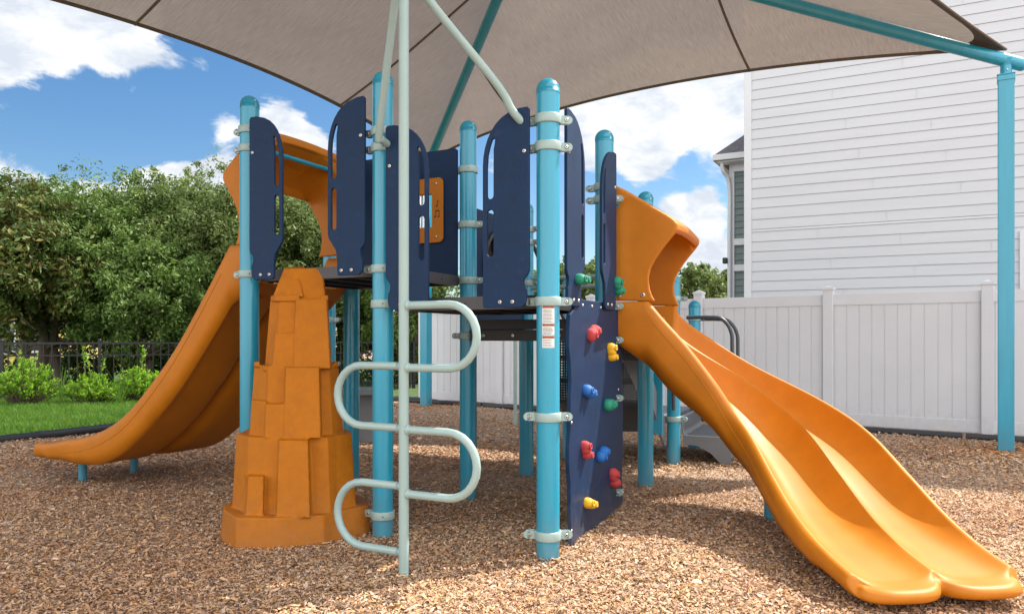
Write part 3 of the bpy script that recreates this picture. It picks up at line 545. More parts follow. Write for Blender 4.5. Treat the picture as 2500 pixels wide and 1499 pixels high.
# slides ---------------------------------------------------------------
def double_slide(nm, path, heights, ridges, widths, depths, skirt, lip, entry, label):
    """path(t)->plan point; rim, ridge heights and trough depths as evenly spaced knots"""
    NS, NW = 64, 41; st = []
    qs = np.linspace(-1, 1, NW); ws = np.sign(qs)*(1-np.cos(np.pi*np.abs(qs)))/2 if False else qs
    # denser samples near rims and ridge
    g = []
    for q in np.linspace(-1, 1, NW):
        a = abs(q); l = 2*a-1; l = math.sin(l*math.pi/2)*.75+l*.25; g.append(math.copysign((l+1)/2, q) if a > 1e-9 else 0.0)
    rows_t, rows_b = [], []
    P = [path(i/NS) for i in range(NS+1)]
    def frame(i):
        a = P[max(i-1, 0)]; c = P[min(i+1, NS)]; h = (c-a).normalized(); return h, Vector((h.y, -h.x))
    def section(i, ext, lower, nose=0):
        t = i/NS; pre = max(0, (t-.80)/.20); pre = .60*pre*pre*(3-2*pre); lower = pre+(1-.60)*lower; h, n = frame(i); w = cr_interp(widths, t); zr = cr_interp(heights, t); zi = cr_interp(ridges, t); dp = cr_interp(depths, t)
        fl = min(zi, zr)-dp; th = .034; top, bot = [], []
        for wv in g:
            a = abs(wv); q = 2*a-1; k = abs(q)**3.2; hh = (zr-fl) if q > 0 else (zi-fl)
            hh *= (1-lower*(.97 if q > 0 else .88)); z = fl+hh*k
            # round the crest of rim and ridge
            e = ext*(1-(.86 if q > 0 else .97)*abs(q)**3)**.6; pin = .07*(ext/lip)**2*max(q, 0)**2
            p = P[i]+n*(w*wv*(1-pin))+h*e; top.append(V3(p, z))
            zbot = min(fl-.058, zr-cr_interp(skirt, t)); cs = .042/w; xo = w*(1+cs)*math.copysign(1, wv)
            if a > .90:
                f_ = min(1, (1-a)/.075); f_ = f_*f_*(3-2*f_)*.6+f_*.4; zb = (fl+hh-.022)*(1-f_)+zbot*f_; xx = xo-math.copysign(w*.05*max(0, f_-.75)/.25, wv)
            else:
                xx = w*wv*(1+cs*a); zb = (fl-.058)*min(1, (.90-a)/.05+0)+zbot*(1-min(1, (.90-a)/.05)) if a > .85 else (fl-.058)+(max(hh-.05, 0)*abs(q)**5 if q < 0 else 0)+(.03*(1-((a-.5)/.42)**2) if .1 < a else 0)*0
            bl = min(1, max(0, (t-.80)/.16)); bl = bl*bl*(3-2*bl)
            if a <= .90: zb = zb*(1-bl)+(zbot+(.5*max(hh-.05, 0) if q < 0 else 0)*abs(q)**6)*bl
            pb = P[i]+n*(xx*(1-pin if a > .5 else 1))+h*e; bot.append(V3(pb, zb))
        # crest rounding: shift the outermost row up a touch
        return top, bot, fl, n, h
    rings = []
    def ring(top, bot, n):
        # left roll
        def roll(a, bq):
            m = (a+bq)/2; up = Vector((0, 0, 1)); hw = (bq-a); return [a.lerp(bq, .25)+up*.010, a.lerp(bq, .5)+up*.013, a.lerp(bq, .8)+up*.008]
        return top+roll(top[-1], bot[-1])+bot[::-1]+roll(bot[0], top[0])
    for k in range(8):                                              # level entry trough under the hood
        fr = 1-k/8; top, bot, fl, n, h = section(0, 0, 0); zm = min(q.z for q in bot); off = V3(h, 0)*(-entry*fr)
        rings.append(ring([q+off for q in top], [Vector((q.x, q.y, max(q.z, zm+.16*fr)))+off for q in bot], n))
    for i in range(NS+1):
        top, bot, fl, n, h = section(i, 0, 0); rings.append(ring(top, bot, n))
    K = 18
    for k in range(1, K+1):
        f = k/K; s = f*f*(3-2*f); top, bot, fl, n, h = section(NS, lip*f, s); rr = ring(top, bot, n)
        rings.append(rr)
    # nose
    last_t, last_b = top, bot
    for k in range(1, 6):
        a = k/5*math.pi/2; c_ = math.cos(a); fwd = .034*math.sin(a); T, B = [], []
        for x, y_ in zip(last_t, last_b):
            m = (x+y_)/2; T.append(m+(x-m)*c_+V3(h, 0)*fwd); B.append(m+(y_-m)*c_+V3(h, 0)*fwd)
        rings.append(ring(T, B, n) if c_ > .4 else T+[T[-1].lerp(B[-1], .3)]*3+B[::-1]+[T[0].lerp(B[0], .3)]*3)
    nr = len(rings[0]); b = MB(); vs = [p for r in rings for p in r]
    b.add(vs, [(i*nr+j, i*nr+(j+1) % nr, (i+1)*nr+(j+1) % nr, (i+1)*nr+j) for i in range(len(rings)-1) for j in range(nr)], 0, True)
    m0 = len(b.v); nt = len(g); b.add([p for p in rings[0]], [(j, nr-4-j-0, nr-5-j, j+1) for j in range(nt-1)], 0)
    bmx = b.build(nm, M_ORANGE, PLAY, label=label)
    bm = bmesh.new(); bm.from_mesh(bmx.data); bm.verts.ensure_lookup_table(); ly = bm.verts.layers.int.new('tail')
    for i in range(nr*(8+int(NS*.955)), len(vs)): bm.verts[i][ly] = 1
    bmesh.ops.remove_doubles(bm, verts=bm.verts, dist=.0006); bmesh.ops.remove_doubles(bm, verts=[q for q in bm.verts if q[ly]], dist=.0015)
    for _ in range(6): bmesh.ops.smooth_vert(bm, verts=[q for q in bm.verts if q[ly] and not q.is_boundary], factor=.5, use_axis_x=True, use_axis_y=True, use_axis_z=True)
    bmesh.ops.recalc_face_normals(bm, faces=bm.faces); bm.to_mesh(bmx.data); bm.free()
    # parting line along each outer side
    for side in (0, 1):
        pts = []
        for i in range(2, NS-9, 2):
            top, bot, fl, n, h = section(i, 0, 0); a, c = (bot[-1], bot[-3]) if side else (bot[0], bot[2]); o_ = n if side else -n
            z = a.z-.075; pts.append(Vector((a.x, a.y, z))+V3(o_, 0)*.0006)
        sm = MB(); sm.tube(pts, .003, 6); sm.build('parting_line', M_ORANGE, bmx)
    return bmx
def bezier(C):
    C = [Vector(c) for c in C]; n = len(C)-1
    return lambda t: sum((C[i]*(math.comb(n, i)*(1-t)**(n-i)*t**i) for i in range(n+1)), Vector((0, 0)))
RS = double_slide('slide', bezier([(1.109, 5.62), (1.109+.89*.098, 5.62-.455*.098), (2.275, 5.228), (1.706, 4.782), (1.911, 3.509)]),
    [1.449, 1.232, .976, .77, .59, .377, .215], [1.36, 1.15, .956, .77, .589, .381, .212], [.415, .422, .375, .388], [.16, .19, .19, .17, .14, .10], [.43, .42, .33, .28, .23, .18, .165], .13, .24, 'orange double slide curving down to the right foreground')
Lc = PA+v*.53
def lpath(t): return Lc+uh*(.22+2.23*t)
LS = double_slide('slide', lpath, [1.85, 1.47, 1.12, .84, .61, .47, .395, .37, .365], [1.74, 1.43, 1.09, .81, .59, .44, .37, .345, .34], [.50, .50, .50, .50], [.17, .19, .19, .17, .10, .035], [.42, .38, .33, .28, .23, .17, .155, .16, .17], .15, .20, 'orange double slide dropping away to the left')
# entry troughs (flat floor with side walls) joining slide and deck, hoods above
def hood(S0, S1, outd, z0, sa, par, label, trough):
    """S0 near post, S1 far post, outd outward unit, z0 deck height, sa scale of outward reach"""
    along = (S1-S0).normalized(); wd = (S1-S0).length; prof = [(0, .20), (0, .98), (.03, .995), (.39, .765), (.435, .73), (.458, .70), (.455, .665), (.43, .63), (.39, .585), (.345, .53), (.30, .465), (.27, .41), (.258, .35), (.263, .28), (.282, .225), (.305, .19)]
    zb = .185
    if trough: prof = prof[:]
    def pt(s, a, z): return V3(S0+along*s+outd*(a*sa), z0+z)
    sides = []
    for s, o in ((.102, -1), (wd-.102, 1)):
        sides.append(s)
    b = MB(); n = len(prof); th = .03
    for s, o in zip(sides, (1, -1)):
        vs = [pt(s, a, z) for a, z in prof]+[pt(s+o*th, a, z) for a, z in prof]
        fs = [list(range(n)), list(range(n, 2*n))[::-1]]+[(i, i+n, (i+1) % n+n, (i+1) % n) for i in range(n)]
        b.add(vs, fs)
    # roof sheet spanning the sides, with a thickened front lip and a pressed rib
    rp = [(.0, .98), (.03, .995), (.22, .873), (.39, .765), (.435, .73), (.458, .70), (.455, .665), (.43, .64), (.41, .66), (.38, .70), (.22, .815), (.03, .925), (0, .93)]
    s0, s1 = sides[0]+.001, sides[1]-.001; k = len(rp); vs = []; M_ = 12
    for j in range(M_+1):
        s = s0+(s1-s0)*j/M_; bow = .02*math.sin(math.pi*j/M_)
        vs += [pt(s, a, z+bow) for a, z in rp]
    b.add(vs, [(j*k+i, j*k+(i+1) % k, (j+1)*k+(i+1) % k, (j+1)*k+i) for j in range(M_) for i in range(k)]+[list(range(k)), list(range(M_*k, M_*k+k))[::-1]])
    # solid corner gussets that turn the flat sides into an arch
    for s, o in zip(sides, (1, -1)):
        nseg = 8; vs = []
        for (a, z, dr) in ((.02, .94, .24), (.22, .825, .22), (.40, .715, .13)):
            vs.append(pt(s+o*.01, a, z+.02))
            for q in range(nseg+1):
                t = q/nseg*math.pi/2; vs.append(pt(s+o*(.025+.27*(1-math.sin(t))), a, z-dr*(1-math.cos(t))))
        w = nseg+2; fs = [(r*w+q, r*w+(q+1) % w, (r+1)*w+(q+1) % w, (r+1)*w+q) for r in range(2) for q in range(w)]+[list(range(w))[::-1], list(range(2*w, 3*w))]
        b.add(vs, fs)
    hd = b.build('slide_hood', M_ORANGE, par, 0, label)
    bm = bmesh.new(); bm.from_mesh(hd.data); bmesh.ops.recalc_face_normals(bm, faces=bm.faces); bm.to_mesh(hd.data); bm.free(); moulded(hd, .007, 9)
    bar = MB(); bar.tube([pt(sides[0]+.0, .05, .86), pt(sides[1], .05, .86)], .017, 14); bar.build('sit_bar', M_TEAL, hd)
    for s, o in zip(sides, (-1, 1)):
        bolts(hd, [pt(s, a, .235)+V3(along*o, 0)*.001 for a in (.05, .22)], V3(along*o, 0), .016)
    # bracket to the post
    for s, o in zip(sides, (-1, 1)):
        br = MB(); R = Matrix((V3(outd, 0), V3(along, 0), Vector((0, 0, 1)))).transposed(); br.box(pt(s+o*.012, .0, .89), (.09, .008, .05), R); br.disc(pt(s+o*.017, .04, .885), V3(along*o, 0), .012, .008, mi=1); br.build('bracket', [M_SAGE, M_STEEL], hd)
hood(PG, PH, -uh, 1.262, 1.0, RS, 'orange hood with a round side cut-out over the right slide', True)
hood(PA, PF, uh, 1.665, .80, LS, 'orange hood over the left slide', True)
def leg(par, p, z1):
    b = MB(); b.tube([V3(p, -.03), V3(p, z1)], .034, 18); b.build('slide_leg', M_TEAL, par)
leg(LS, Vector((-3.64, 6.53)), .24); leg(LS, Vector((-3.43, 6.99)), .24); leg(RS, Vector((1.70, 5.09)), .52); leg(RS, Vector((1.98, 4.93)), .44)

# castle climber ----------------------------------------------------------
def castle():
    root = None
    def fr(bot, z0, top, z1, rounded=0):
        """bot, top: [(px, Y)] listed left to right along the front; closed behind"""
        n = len(bot); vs = [(wx(a, y), y, z0) for a, y in bot]+[(wx(a, y), y, z1) for a, y in top]
        return vs, [list(range(n))[::-1], list(range(n, 2*n))]+[(i, (i+1) % n, (i+1) % n+n, i+n) for i in range(n)]
    parts = []
    b = MB()
    def add(bot, z0, top, z1): b.add(*fr(bot, z0, top, z1))
    # plinth, seven front facets and a wing that runs back to the second post
    add([(537, 4.72), (541, 4.60), (576, 4.43), (600, 4.44), (661, 4.42), (700, 4.44), (792, 4.50), (836, 4.60), (905, 4.78), (880, 5.1), (600, 5.2)], -.02,
        [(545, 4.78), (547, 4.66), (577, 4.46), (602, 4.47), (656, 4.45), (700, 4.47), (790, 4.53), (832, 4.64), (902, 4.80), (880, 5.1), (600, 5.2)], .165)
    # tier C
    add([(566, 4.74), (604, 4.58), (664, 4.55), (676, 4.53), (760, 4.53), (764, 4.56), (806, 4.58), (826, 4.66), (870, 4.78), (850, 5.15), (600, 5.15)], .16,
        [(577, 4.86), (606, 4.72), (648, 4.68), (681, 4.66), (753, 4.66), (756, 4.70), (800, 4.71), (818, 4.78), (858, 4.90), (850, 5.12), (605, 5.12)], .60)
    # buttress in the middle of tier C, and the small one at left
    add([(675, 4.49), (757, 4.48), (762, 4.7), (672, 4.7)], .16, [(681, 4.59), (752, 4.585), (756, 4.8), (676, 4.8)], .595)
    add([(600, 4.52), (642, 4.51), (646, 4.7), (596, 4.7)], .16, [(606, 4.57), (644, 4.565), (648, 4.7), (596, 4.7)], .385)
    # tier B
    add([(609, 4.86), (646, 4.77), (652, 4.73), (782, 4.73), (786, 4.78), (812, 4.80), (838, 4.92), (835, 5.15), (612, 5.15)], .59,
        [(621, 4.96), (650, 4.88), (655, 4.85), (778, 4.85), (781, 4.88), (804, 4.90), (826, 5.0), (825, 5.1), (624, 5.1)], 1.03)
    add([(692, 4.66), (783, 4.66), (788, 4.9), (684, 4.9)], .60, [(698, 4.775), (779, 4.775), (784, 4.95), (690, 4.95)], 1.022)
    add([(646, 4.67), (696, 4.67), (700, 4.9), (640, 4.9)], .60, [(649, 4.725), (697, 4.725), (700, 4.9), (642, 4.95)], .80)
    add([(609, 4.80), (646, 4.72), (654, 4.9), (612, 4.95)], .60, [(614, 4.84), (647, 4.76), (680, 4.9), (616, 5.0)], .815)
    # battlement notches of tier B
    add([(620, 4.93), (634, 4.9), (634, 5.05), (621, 5.05)], 1.02, [(620, 4.935), (634, 4.905), (634, 5.05), (621, 5.05)], 1.052)
    add([(642, 4.87), (650, 4.85), (690, 5.0), (642, 5.0)], 1.0, [(642, 4.89), (650, 4.87), (690, 5.0), (642, 5.0)], 1.03)
    add([(815, 4.93), (826, 4.97), (825, 5.1), (808, 5.1)], 1.02, [(815, 4.94), (826, 4.98), (825, 5.1), (808, 5.1)], 1.05)
    # tier A
    add([(646, 4.98), (672, 4.87), (800, 4.87), (811, 4.97), (806, 5.12), (650, 5.12)], 1.01,
        [(660, 5.0), (684, 4.95), (796, 4.95), (801, 5.0), (798, 5.1), (664, 5.1)], 1.45)
    add([(716, 4.83), (807, 4.83), (810, 5.0), (712, 5.0)], 1.012, [(722, 4.92), (798, 4.92), (800, 5.0), (718, 5.0)], 1.452)
    add([(664, 4.85), (720, 4.845), (724, 5.0), (660, 5.0)], 1.012, [(672, 4.90), (721, 4.885), (724, 5.0), (668, 5.0)], 1.235)
    # cap with a window recess
    add([(662, 5.0), (700, 4.955), (795, 4.955), (799, 5.0), (798, 5.1), (664, 5.1)], 1.445,
        [(693, 5.04), (722, 5.03), (784, 5.03), (788, 5.04), (786, 5.1), (696, 5.1)], 1.66)
    o = b.build('castle_climber', M_CASTLE, PLAY, 0, 'orange moulded climber shaped like a stepped sand castle tower'); moulded(o, .006, 3)
    # merlons above tier A
    for a0, a1 in ((661, 731), (773, 801)):
        m = MB(); m.add(*fr([(a0, 4.985), (a0+12, 4.935), (a1, 4.935), (a1, 5.0), (a0, 5.05)], 1.44, [(a0, 4.99), (a0+12, 4.94), (a1, 4.94), (a1, 5.0), (a0, 5.05)], 1.478)); m.build('merlon', M_CASTLE, o, .006)
    # relief arch on the cap face
    m = MB(); m.add(*fr([(684, 5.0), (730, 4.948), (741, 4.948), (741, 4.99), (690, 5.02)], 1.47, [(700, 5.03), (722, 5.0), (730, 5.0), (735, 5.03), (704, 5.04)], 1.59)); m.build('relief_arch', M_CASTLE, o, .006)
castle()
# stairs, low platform and step ----------------------------------------------
M_PERF = mat('perforated_black_steel', (.018, .017, .018), .5)
def perf(m):
    nt = m.node_tree; N = nt.nodes; L = nt.links; tc = N.new('ShaderNodeTexCoord'); uv = N.new('ShaderNodeSeparateXYZ'); L.new(tc.outputs['UV'], uv.inputs[0]); hs = []
    for i in (0, 1):
        fr_ = N.new('ShaderNodeMath'); fr_.operation = 'FRACT'; mu = N.new('ShaderNodeMath'); mu.operation = 'MULTIPLY'; mu.inputs[1].default_value = 1/.024; L.new(uv.outputs[i], mu.inputs[0]); L.new(mu.outputs[0], fr_.inputs[0])
        sb = N.new('ShaderNodeMath'); sb.operation = 'SUBTRACT'; sb.inputs[1].default_value = .5; L.new(fr_.outputs[0], sb.inputs[0]); pw = N.new('ShaderNodeMath'); pw.operation = 'MULTIPLY'; L.new(sb.outputs[0], pw.inputs[0]); L.new(sb.outputs[0], pw.inputs[1]); hs.append(pw.outputs[0])
    ad = N.new('ShaderNodeMath'); ad.operation = 'ADD'; L.new(hs[0], ad.inputs[0]); L.new(hs[1], ad.inputs[1]); lt = N.new('ShaderNodeMath'); lt.operation = 'LESS_THAN'; lt.inputs[1].default_value = .07; L.new(ad.outputs[0], lt.inputs[0])
    tr = N.new('ShaderNodeBsdfTransparent'); mx = N.new('ShaderNodeMixShader'); L.new(lt.outputs[0], mx.inputs[0]); L.new(N['Principled BSDF'].outputs[0], mx.inputs[1]); L.new(tr.outputs[0], mx.inputs[2]); L.new(mx.outputs[0], N['Material Output'].inputs['Surface'])
perf(M_PERF)
def perf_quad(nm, a, c, dvec, par):                                 # a, c lower corners, dvec upward edge
    b = MB(); b.add([a, c, c+dvec, a+dvec], [(0, 1, 2, 3)]); o = b.build(nm, M_PERF, par); uvl = o.data.uv_layers.new(name='UVMap'); w = (c-a).length; h = dvec.length
    for k, co in enumerate(((0, 0), (w, 0), (w, h), (0, h))): uvl.data[k].uv = co
    return o
def stairs():
    st = MB(); n = 4; z_top = 1.262; run = .26; rise = (1.262-.40)/n; s0, s1 = PE+(PH-PE).normalized()*.09, PH+(PE-PH).normalized()*.09
    for sgn, s in ((1, s0), (-1, s1)):
        a = V3(s+vh*.05, z_top+.02); vs = [a, a+Vector((0, 0, -.24)), V3(s+vh*(run*n+.05), .16), V3(s+vh*(run*n+.05), .42)]; t3 = V3((s1-s0).normalized(), 0)*.012
        st.add([p-t3 for p in vs]+[p+t3 for p in vs], [(0, 1, 2, 3), (7, 6, 5, 4)]+[(i, (i+1) % 4, (i+1) % 4+4, i+4) for i in range(4)])
    o = st.build('staircase', M_GREY, PLAY, label='perforated black stairs behind the right slide')
    for k in range(n):
        z = z_top-rise*(k+1); p = vh*(.06+run*k); a, c = V3(s0+p, z), V3(s1+p, z); perf_quad('riser', a, c, Vector((0, 0, rise-.025)), o)
        t = MB(); dv = V3(vh*run, 0); t.add([a, c, c+dv, a+dv]+[q+Vector((0, 0, -.03)) for q in (a, c, c+dv, a+dv)], [(0, 1, 2, 3), (7, 6, 5, 4), (0, 4, 5, 1), (1, 5, 6, 2), (2, 6, 7, 3), (3, 7, 4, 0)]); t.build('tread', M_BLACK, o)
    # solid teal board and black board under the stair head
    b = MB(); p = Vector((wx(1606, 7.0), 7.0)); R = Matrix((V3(uh, 0), V3(vh, 0), Vector((0, 0, 1)))).transposed(); b.box(V3(p, .80), (.09, .03, .94), R); b.build('side_board', M_TEAL, PLAY, .004)
    y = 6.95; a, c = Vector((wx(1500, y), y+.06, .36)), Vector((wx(1562, y), y-.06, .36)); bb = MB(); bb.box(((a+c)/2)+Vector((0, .03, .12)), (.34, .02, .25)); bb.build('lower_riser', M_BLACK, o)
    for zc, hh in ((1.09, .11), (.86, .24), (.68, .12)):
        perf_quad('riser', Vector((a.x-.03, a.y, zc-hh/2)), Vector((c.x+.03, c.y, zc-hh/2)), Vector((0, 0, hh)), o)
    bb = MB(); bb.box(Vector((wx(1531, y), y+.035, .80)), (.34, .01, .9)); 
    # grey diagonal side plate seen under the slide
    y2 = 6.55; vs = [Vector((wx(1518, y2), y2, wz(848, y2))), Vector((wx(1534, y2), y2, wz(848, y2))), Vector((wx(1568, y2), y2-.02, wz(905, y2))), Vector((wx(1568, y2), y2-.02, wz(985, y2))), Vector((wx(1518, y2), y2, wz(872, y2)))]
    g = MB(); n_ = len(vs); g.add(vs+[p+Vector((0, .02, 0)) for p in vs], [list(range(n_)), list(range(n_, 2*n_))[::-1]]+[(i, i+n_, (i+1) % n_+n_, (i+1) % n_) for i in range(n_)]); g.build('stringer', M_GREY, o)
    # low platform I-J and the outward step
    q = [PI, PJ, PJ+u*.95, PI+u*.95]; pl = MB(); c = sum(q, Vector((0, 0)))/4; q = [p+(c-p).normalized()*.04 for p in q]
    pl.add([V3(p, .455) for p in q]+[V3(p, .39) for p in q], [(0, 1, 2, 3), (7, 6, 5, 4), (0, 4, 5, 1), (1, 5, 6, 2), (2, 6, 7, 3), (3, 7, 4, 0)]); plo = pl.build('low_platform', M_GREY, PLAY, .004)
    e = -uh; s = MB(); a, c = PI+vh*.06+e*.06, PJ-vh*.06+e*.06
    # ribbed riser
    dv = (c-a); nr = 26
    s.add([V3(a, .45), V3(c, .45), V3(c+e*.03, .26), V3(a+e*.03, .26), V3(a-e*.01, .45), V3(c-e*.01, .45), V3(c+e*.02, .25), V3(a+e*.02, .25)], [(0, 1, 2, 3), (7, 6, 5, 4), (0, 4, 5, 1), (1, 5, 6, 2), (2, 6, 7, 3), (3, 7, 4, 0)])
    T = [a+e*.02, c+e*.02, c+e*.46, a+e*.46]; s.add([V3(p, .272) for p in T]+[V3(p, .25) for p in T], [(0, 1, 2, 3), (7, 6, 5, 4), (0, 4, 5, 1), (1, 5, 6, 2), (2, 6, 7, 3), (3, 7, 4, 0)])
    for k in range(1, 24):
        f = k/24; m = a.lerp(c, f); s.box(V3(m+e*.25, .275), (.40, .008, .006), Matrix((V3(e, 0), V3(vh, 0), Vector((0, 0, 1)))).transposed())
        s.box(V3(m+e*.022, .355), (.006, .008, .17), Matrix((V3(e, 0), V3(vh, 0), Vector((0, 0, 1)))).transposed())
    stp = s.build('step', M_GREY, PLAY, label='ribbed grey metal step leading up to the low platform')
    for m in (a, c):
        br = MB(); ps = [(.02, .25), (.47, .25), (.47, .03), (.38, .02), (.28, .12), (.16, .18), (.02, .19)]; vs = [V3(m+e*x, z) for x, z in ps]; t3 = V3(vh, 0)*.006; n_ = len(ps)
        br.add([p-t3 for p in vs]+[p+t3 for p in vs], [list(range(n_)), list(range(n_, 2*n_))[::-1]]+[(i, i+n_, (i+1) % n_+n_, (i+1) % n_) for i in range(n_)]); br.build('step_bracket', M_GREY, stp)
    f = MB(); f.add([V3(T[2], .25), V3(T[3], .25), V3(T[3]-e*.03, .03), V3(T[2]-e*.03, .03)], [(0, 1, 2, 3)]); f.build('step_front', M_GREY, stp)
    for (base, reach, zt) in ((PI+vh*.65, .46, 1.41), (PJ, .46, 1.40)):
        p0 = V3(base, zt); E3 = V3(e, 0); h = MB(); h.tube(smooth_path([p0, p0+E3*(reach*.5), p0+E3*(reach*.78)+Vector((0, 0, -.02)), p0+E3*(reach*.97)+Vector((0, 0, -.14)), p0+E3*reach+Vector((0, 0, -.35)), p0+E3*reach+Vector((0, 0, -1.1))], 8), .019, 14); h.build('handrail', M_RAIL, PLAY)
    for s_ in (PE, PH):
        h = MB(); p0 = V3(s_+vh*.1, 2.02); e3 = V3(vh, 0); h.tube(smooth_path([p0+Vector((0, 0, -.75)), p0+Vector((0, 0, -.1)), p0+e3*.08, p0+e3*.6+Vector((0, 0, -.45)), p0+e3*.95+Vector((0, 0, -.75)), p0+e3*1.0+Vector((0, 0, -1.5))], 8), .018, 12); h.build('handrail', M_RAIL, PLAY)
stairs()

# ------------------------------------------------------------------ shade canopy
def shade():
    Rp = Vector((5.28, 8.23)); Bp = Vector((-1.516, 13.57)); dB = (Bp-Rp).normalized(); n1 = Vector((-.618, -.786)); LL = 11.2; H0 = 4.28
    Lp = Bp+n1*LL; Np = Rp+n1*LL; P1 = Vector((.139, 8.68)); P2 = (Rp+Bp)/2+n1*(LL-2.82); zA = 5.74; zP = 5.86
    T = thing('shade_canopy', 'taupe fabric hip shade roof on square teal posts over the playground', 'shade canopy', V3(P1, 0))
    def edge(c0, c1, inn, dmax, up):
        return lambda a: V3(c0.lerp(c1, a)+inn*(dmax*4*a*(1-a)), H0+up*4*a*(1-a))
    W_ = (Bp-Rp).length
    panels = [ (edge(Rp, Bp, n1, .62, .22), lambda a: V3(P1, zP), W_, lambda a: W_/2),
               (edge(Bp, Lp, -dB, 1.0, .40), lambda a: V3(P1.lerp(P2, a), zP), LL, lambda a: 2.82+(LL-5.64)*a),
               (edge(Rp, Np, dB, 1.0, .40), lambda a: V3(P1.lerp(P2, a), zP), LL, lambda a: 2.82+(LL-5.64)*a),
               (edge(Lp, Np, -n1, .62, .22), lambda a: V3(P2, zP), W_, lambda a: W_/2)]
    def surf(p, a, b, dz=0):
        e = p[0](a); r = p[1](a); q = e.lerp(r, b); q.z -= .12*4*b*(1-b)*math.sin(math.pi*a)-dz; return q
    fm = newmat('shade_fabric'); nt = fm.node_tree; N = nt.nodes; L = nt.links; bs = N['Principled BSDF']; bs.inputs['Roughness'].default_value = .9; bs.inputs['Specular IOR Level'].default_value = .1
    uv = N.new('ShaderNodeTexCoord'); 
    def nz(sc, m, det): 
        mp = N.new('ShaderNodeMapping'); mp.inputs['Scale'].default_value = sc; L.new(uv.outputs['UV'], mp.inputs[0]); n = N.new('ShaderNodeTexNoise'); n.inputs['Scale'].default_value = 1; n.inputs['Detail'].default_value = det; n.inputs['Roughness'].default_value = .7; L.new(mp.outputs[0], n.inputs['Vector']); return n.outputs[0]
    a_ = nz((70, 3.0, 1), 0, 4); b_ = nz((160, 160, 1), 0, 2); c_ = nz((.5, .5, 1), 0, 3)
    def mth(op, x, y):
        n = N.new('ShaderNodeMath'); n.operation = op
        for i, q in enumerate((x, y)):
            if isinstance(q, (int, float)): n.inputs[i].default_value = q
            else: L.new(q, n.inputs[i])
        return n.outputs[0]
    val = mth('ADD', mth('ADD', mth('MULTIPLY', a_, .55), mth('MULTIPLY', b_, .35)), mth('MULTIPLY', c_, .25))
    cr = N.new('ShaderNodeValToRGB'); cr.color_ramp.elements[0].position = .38; cr.color_ramp.elements[0].color = (.14, .116, .10, 1); cr.color_ramp.elements[1].position = .78; cr.color_ramp.elements[1].color = (.27, .228, .20, 1); L.new(val, cr.inputs[0]); L.new(cr.outputs[0], bs.inputs['Base Color'])
    bpn = N.new('ShaderNodeBump'); bpn.inputs['Strength'].default_value = .5; bpn.inputs['Distance'].default_value = .01; L.new(val, bpn.inputs['Height']); L.new(bpn.outputs[0], bs.inputs['Normal'])
    tr = N.new('ShaderNodeBsdfTranslucent'); L.new(cr.outputs[0], tr.inputs['Color']); m1 = N.new('ShaderNodeMixShader'); m1.inputs[0].default_value = .38; L.new(bs.outputs[0], m1.inputs[1]); L.new(tr.outputs[0], m1.inputs[2])
    tp = N.new('ShaderNodeBsdfTransparent'); m2 = N.new('ShaderNodeMixShader'); m2.inputs[0].default_value = .03; L.new(m1.outputs[0], m2.inputs[1]); L.new(tp.outputs[0], m2.inputs[2]); L.new(m2.outputs[0], N['Material Output'].inputs['Surface'])
    hem = mat('hem_fabric', (.13, .105, .085), .9, .4, 120, .1, 10)
    for p in panels:
        na, nb = 40, 20; vs = []; uvs = []
        for i in range(na+1):
            for j in range(nb+1): a, b = i/na, j/nb; vs.append(surf(p, a, b)); al = (1-b)*a*p[2]+b*p[3](a); uvs.append((al, b*4.5))
        mb = MB(); w = nb+1; mb.add(vs, [(i*w+j, i*w+j+1, (i+1)*w+j+1, (i+1)*w+j) for i in range(na) for j in range(nb)], 0, True); o = mb.build('fabric_panel', fm, T)
        ul = o.data.uv_layers.new(name='UVMap')
        for lpn in o.data.loops: ul.data[lpn.index].uv = uvs[lpn.vertex_index]
        # hem strip with corner reinforcement
        mb = MB(); vs = []; n = 80
        for i in range(n+1):
            a = i/n; da = min(a, 1-a)*p[2]; bw = .018+.05*max(0, 1-da/.7)**2
            for bb in (0, bw): vs.append(surf(p, a, bb, -.006))
            vs[-2].z += .0
        mb.add(vs, [(2*i, 2*i+1, 2*i+3, 2*i+2) for i in range(n)], 0, True); 
        mb.tube([surf(p, i/n, 0) for i in range(n+1)], .014, 8); mb.build('hem', hem, o)
        for t0 in ((2.6, 6.15) if p[2] < 10 else (2.5, 5.6, 8.7)):
            pts = []
            for k in range(41):
                b = k/40; 
                if p[2] < 10:
                    if b > .98: break
                    a = (t0-b*W_/2)/((1-b)*W_)
                else:
                    lo, hi = b*2.82, (1-b)*p[2]+b*(LL-2.82); a = (t0-lo)/(hi-lo)
                if a < 0 or a > 1: break
                pts.append(surf(p, a, b, -.006))
            if len(pts) > 2: mb = MB(); mb.tube(pts, .016, 6); mb.build('seam', hem, o)
    def arm(c, apex, ext):
        dirv = (V3(apex, zA)-V3(c, H0-.12)).normalized(); s = V3(c, H0-.12)-dirv*ext; b = MB(); b.tube([s, V3(apex, zA)], .068, 24)
        b.ball(s, (.068, .068, .068), nu=20); b.build('rafter', M_TEAL, T); return dirv
    ids = [(Rp, P1), (Bp, P1), (Lp, P2), (Np, P2)]
    for c, ap in ids: arm(c, ap, .16)
    b = MB(); b.tube([V3(P1, zA), V3(P2, zA)], .06, 20); b.build('ridge_beam', M_TEAL, T)
    f1 = n1; ang = Vector((-.53, -.85)).normalized(); an2 = Vector((-ang.y, ang.x)); R = Matrix((V3(ang, 0), V3(an2, 0), Vector((0, 0, 1)))).transposed()
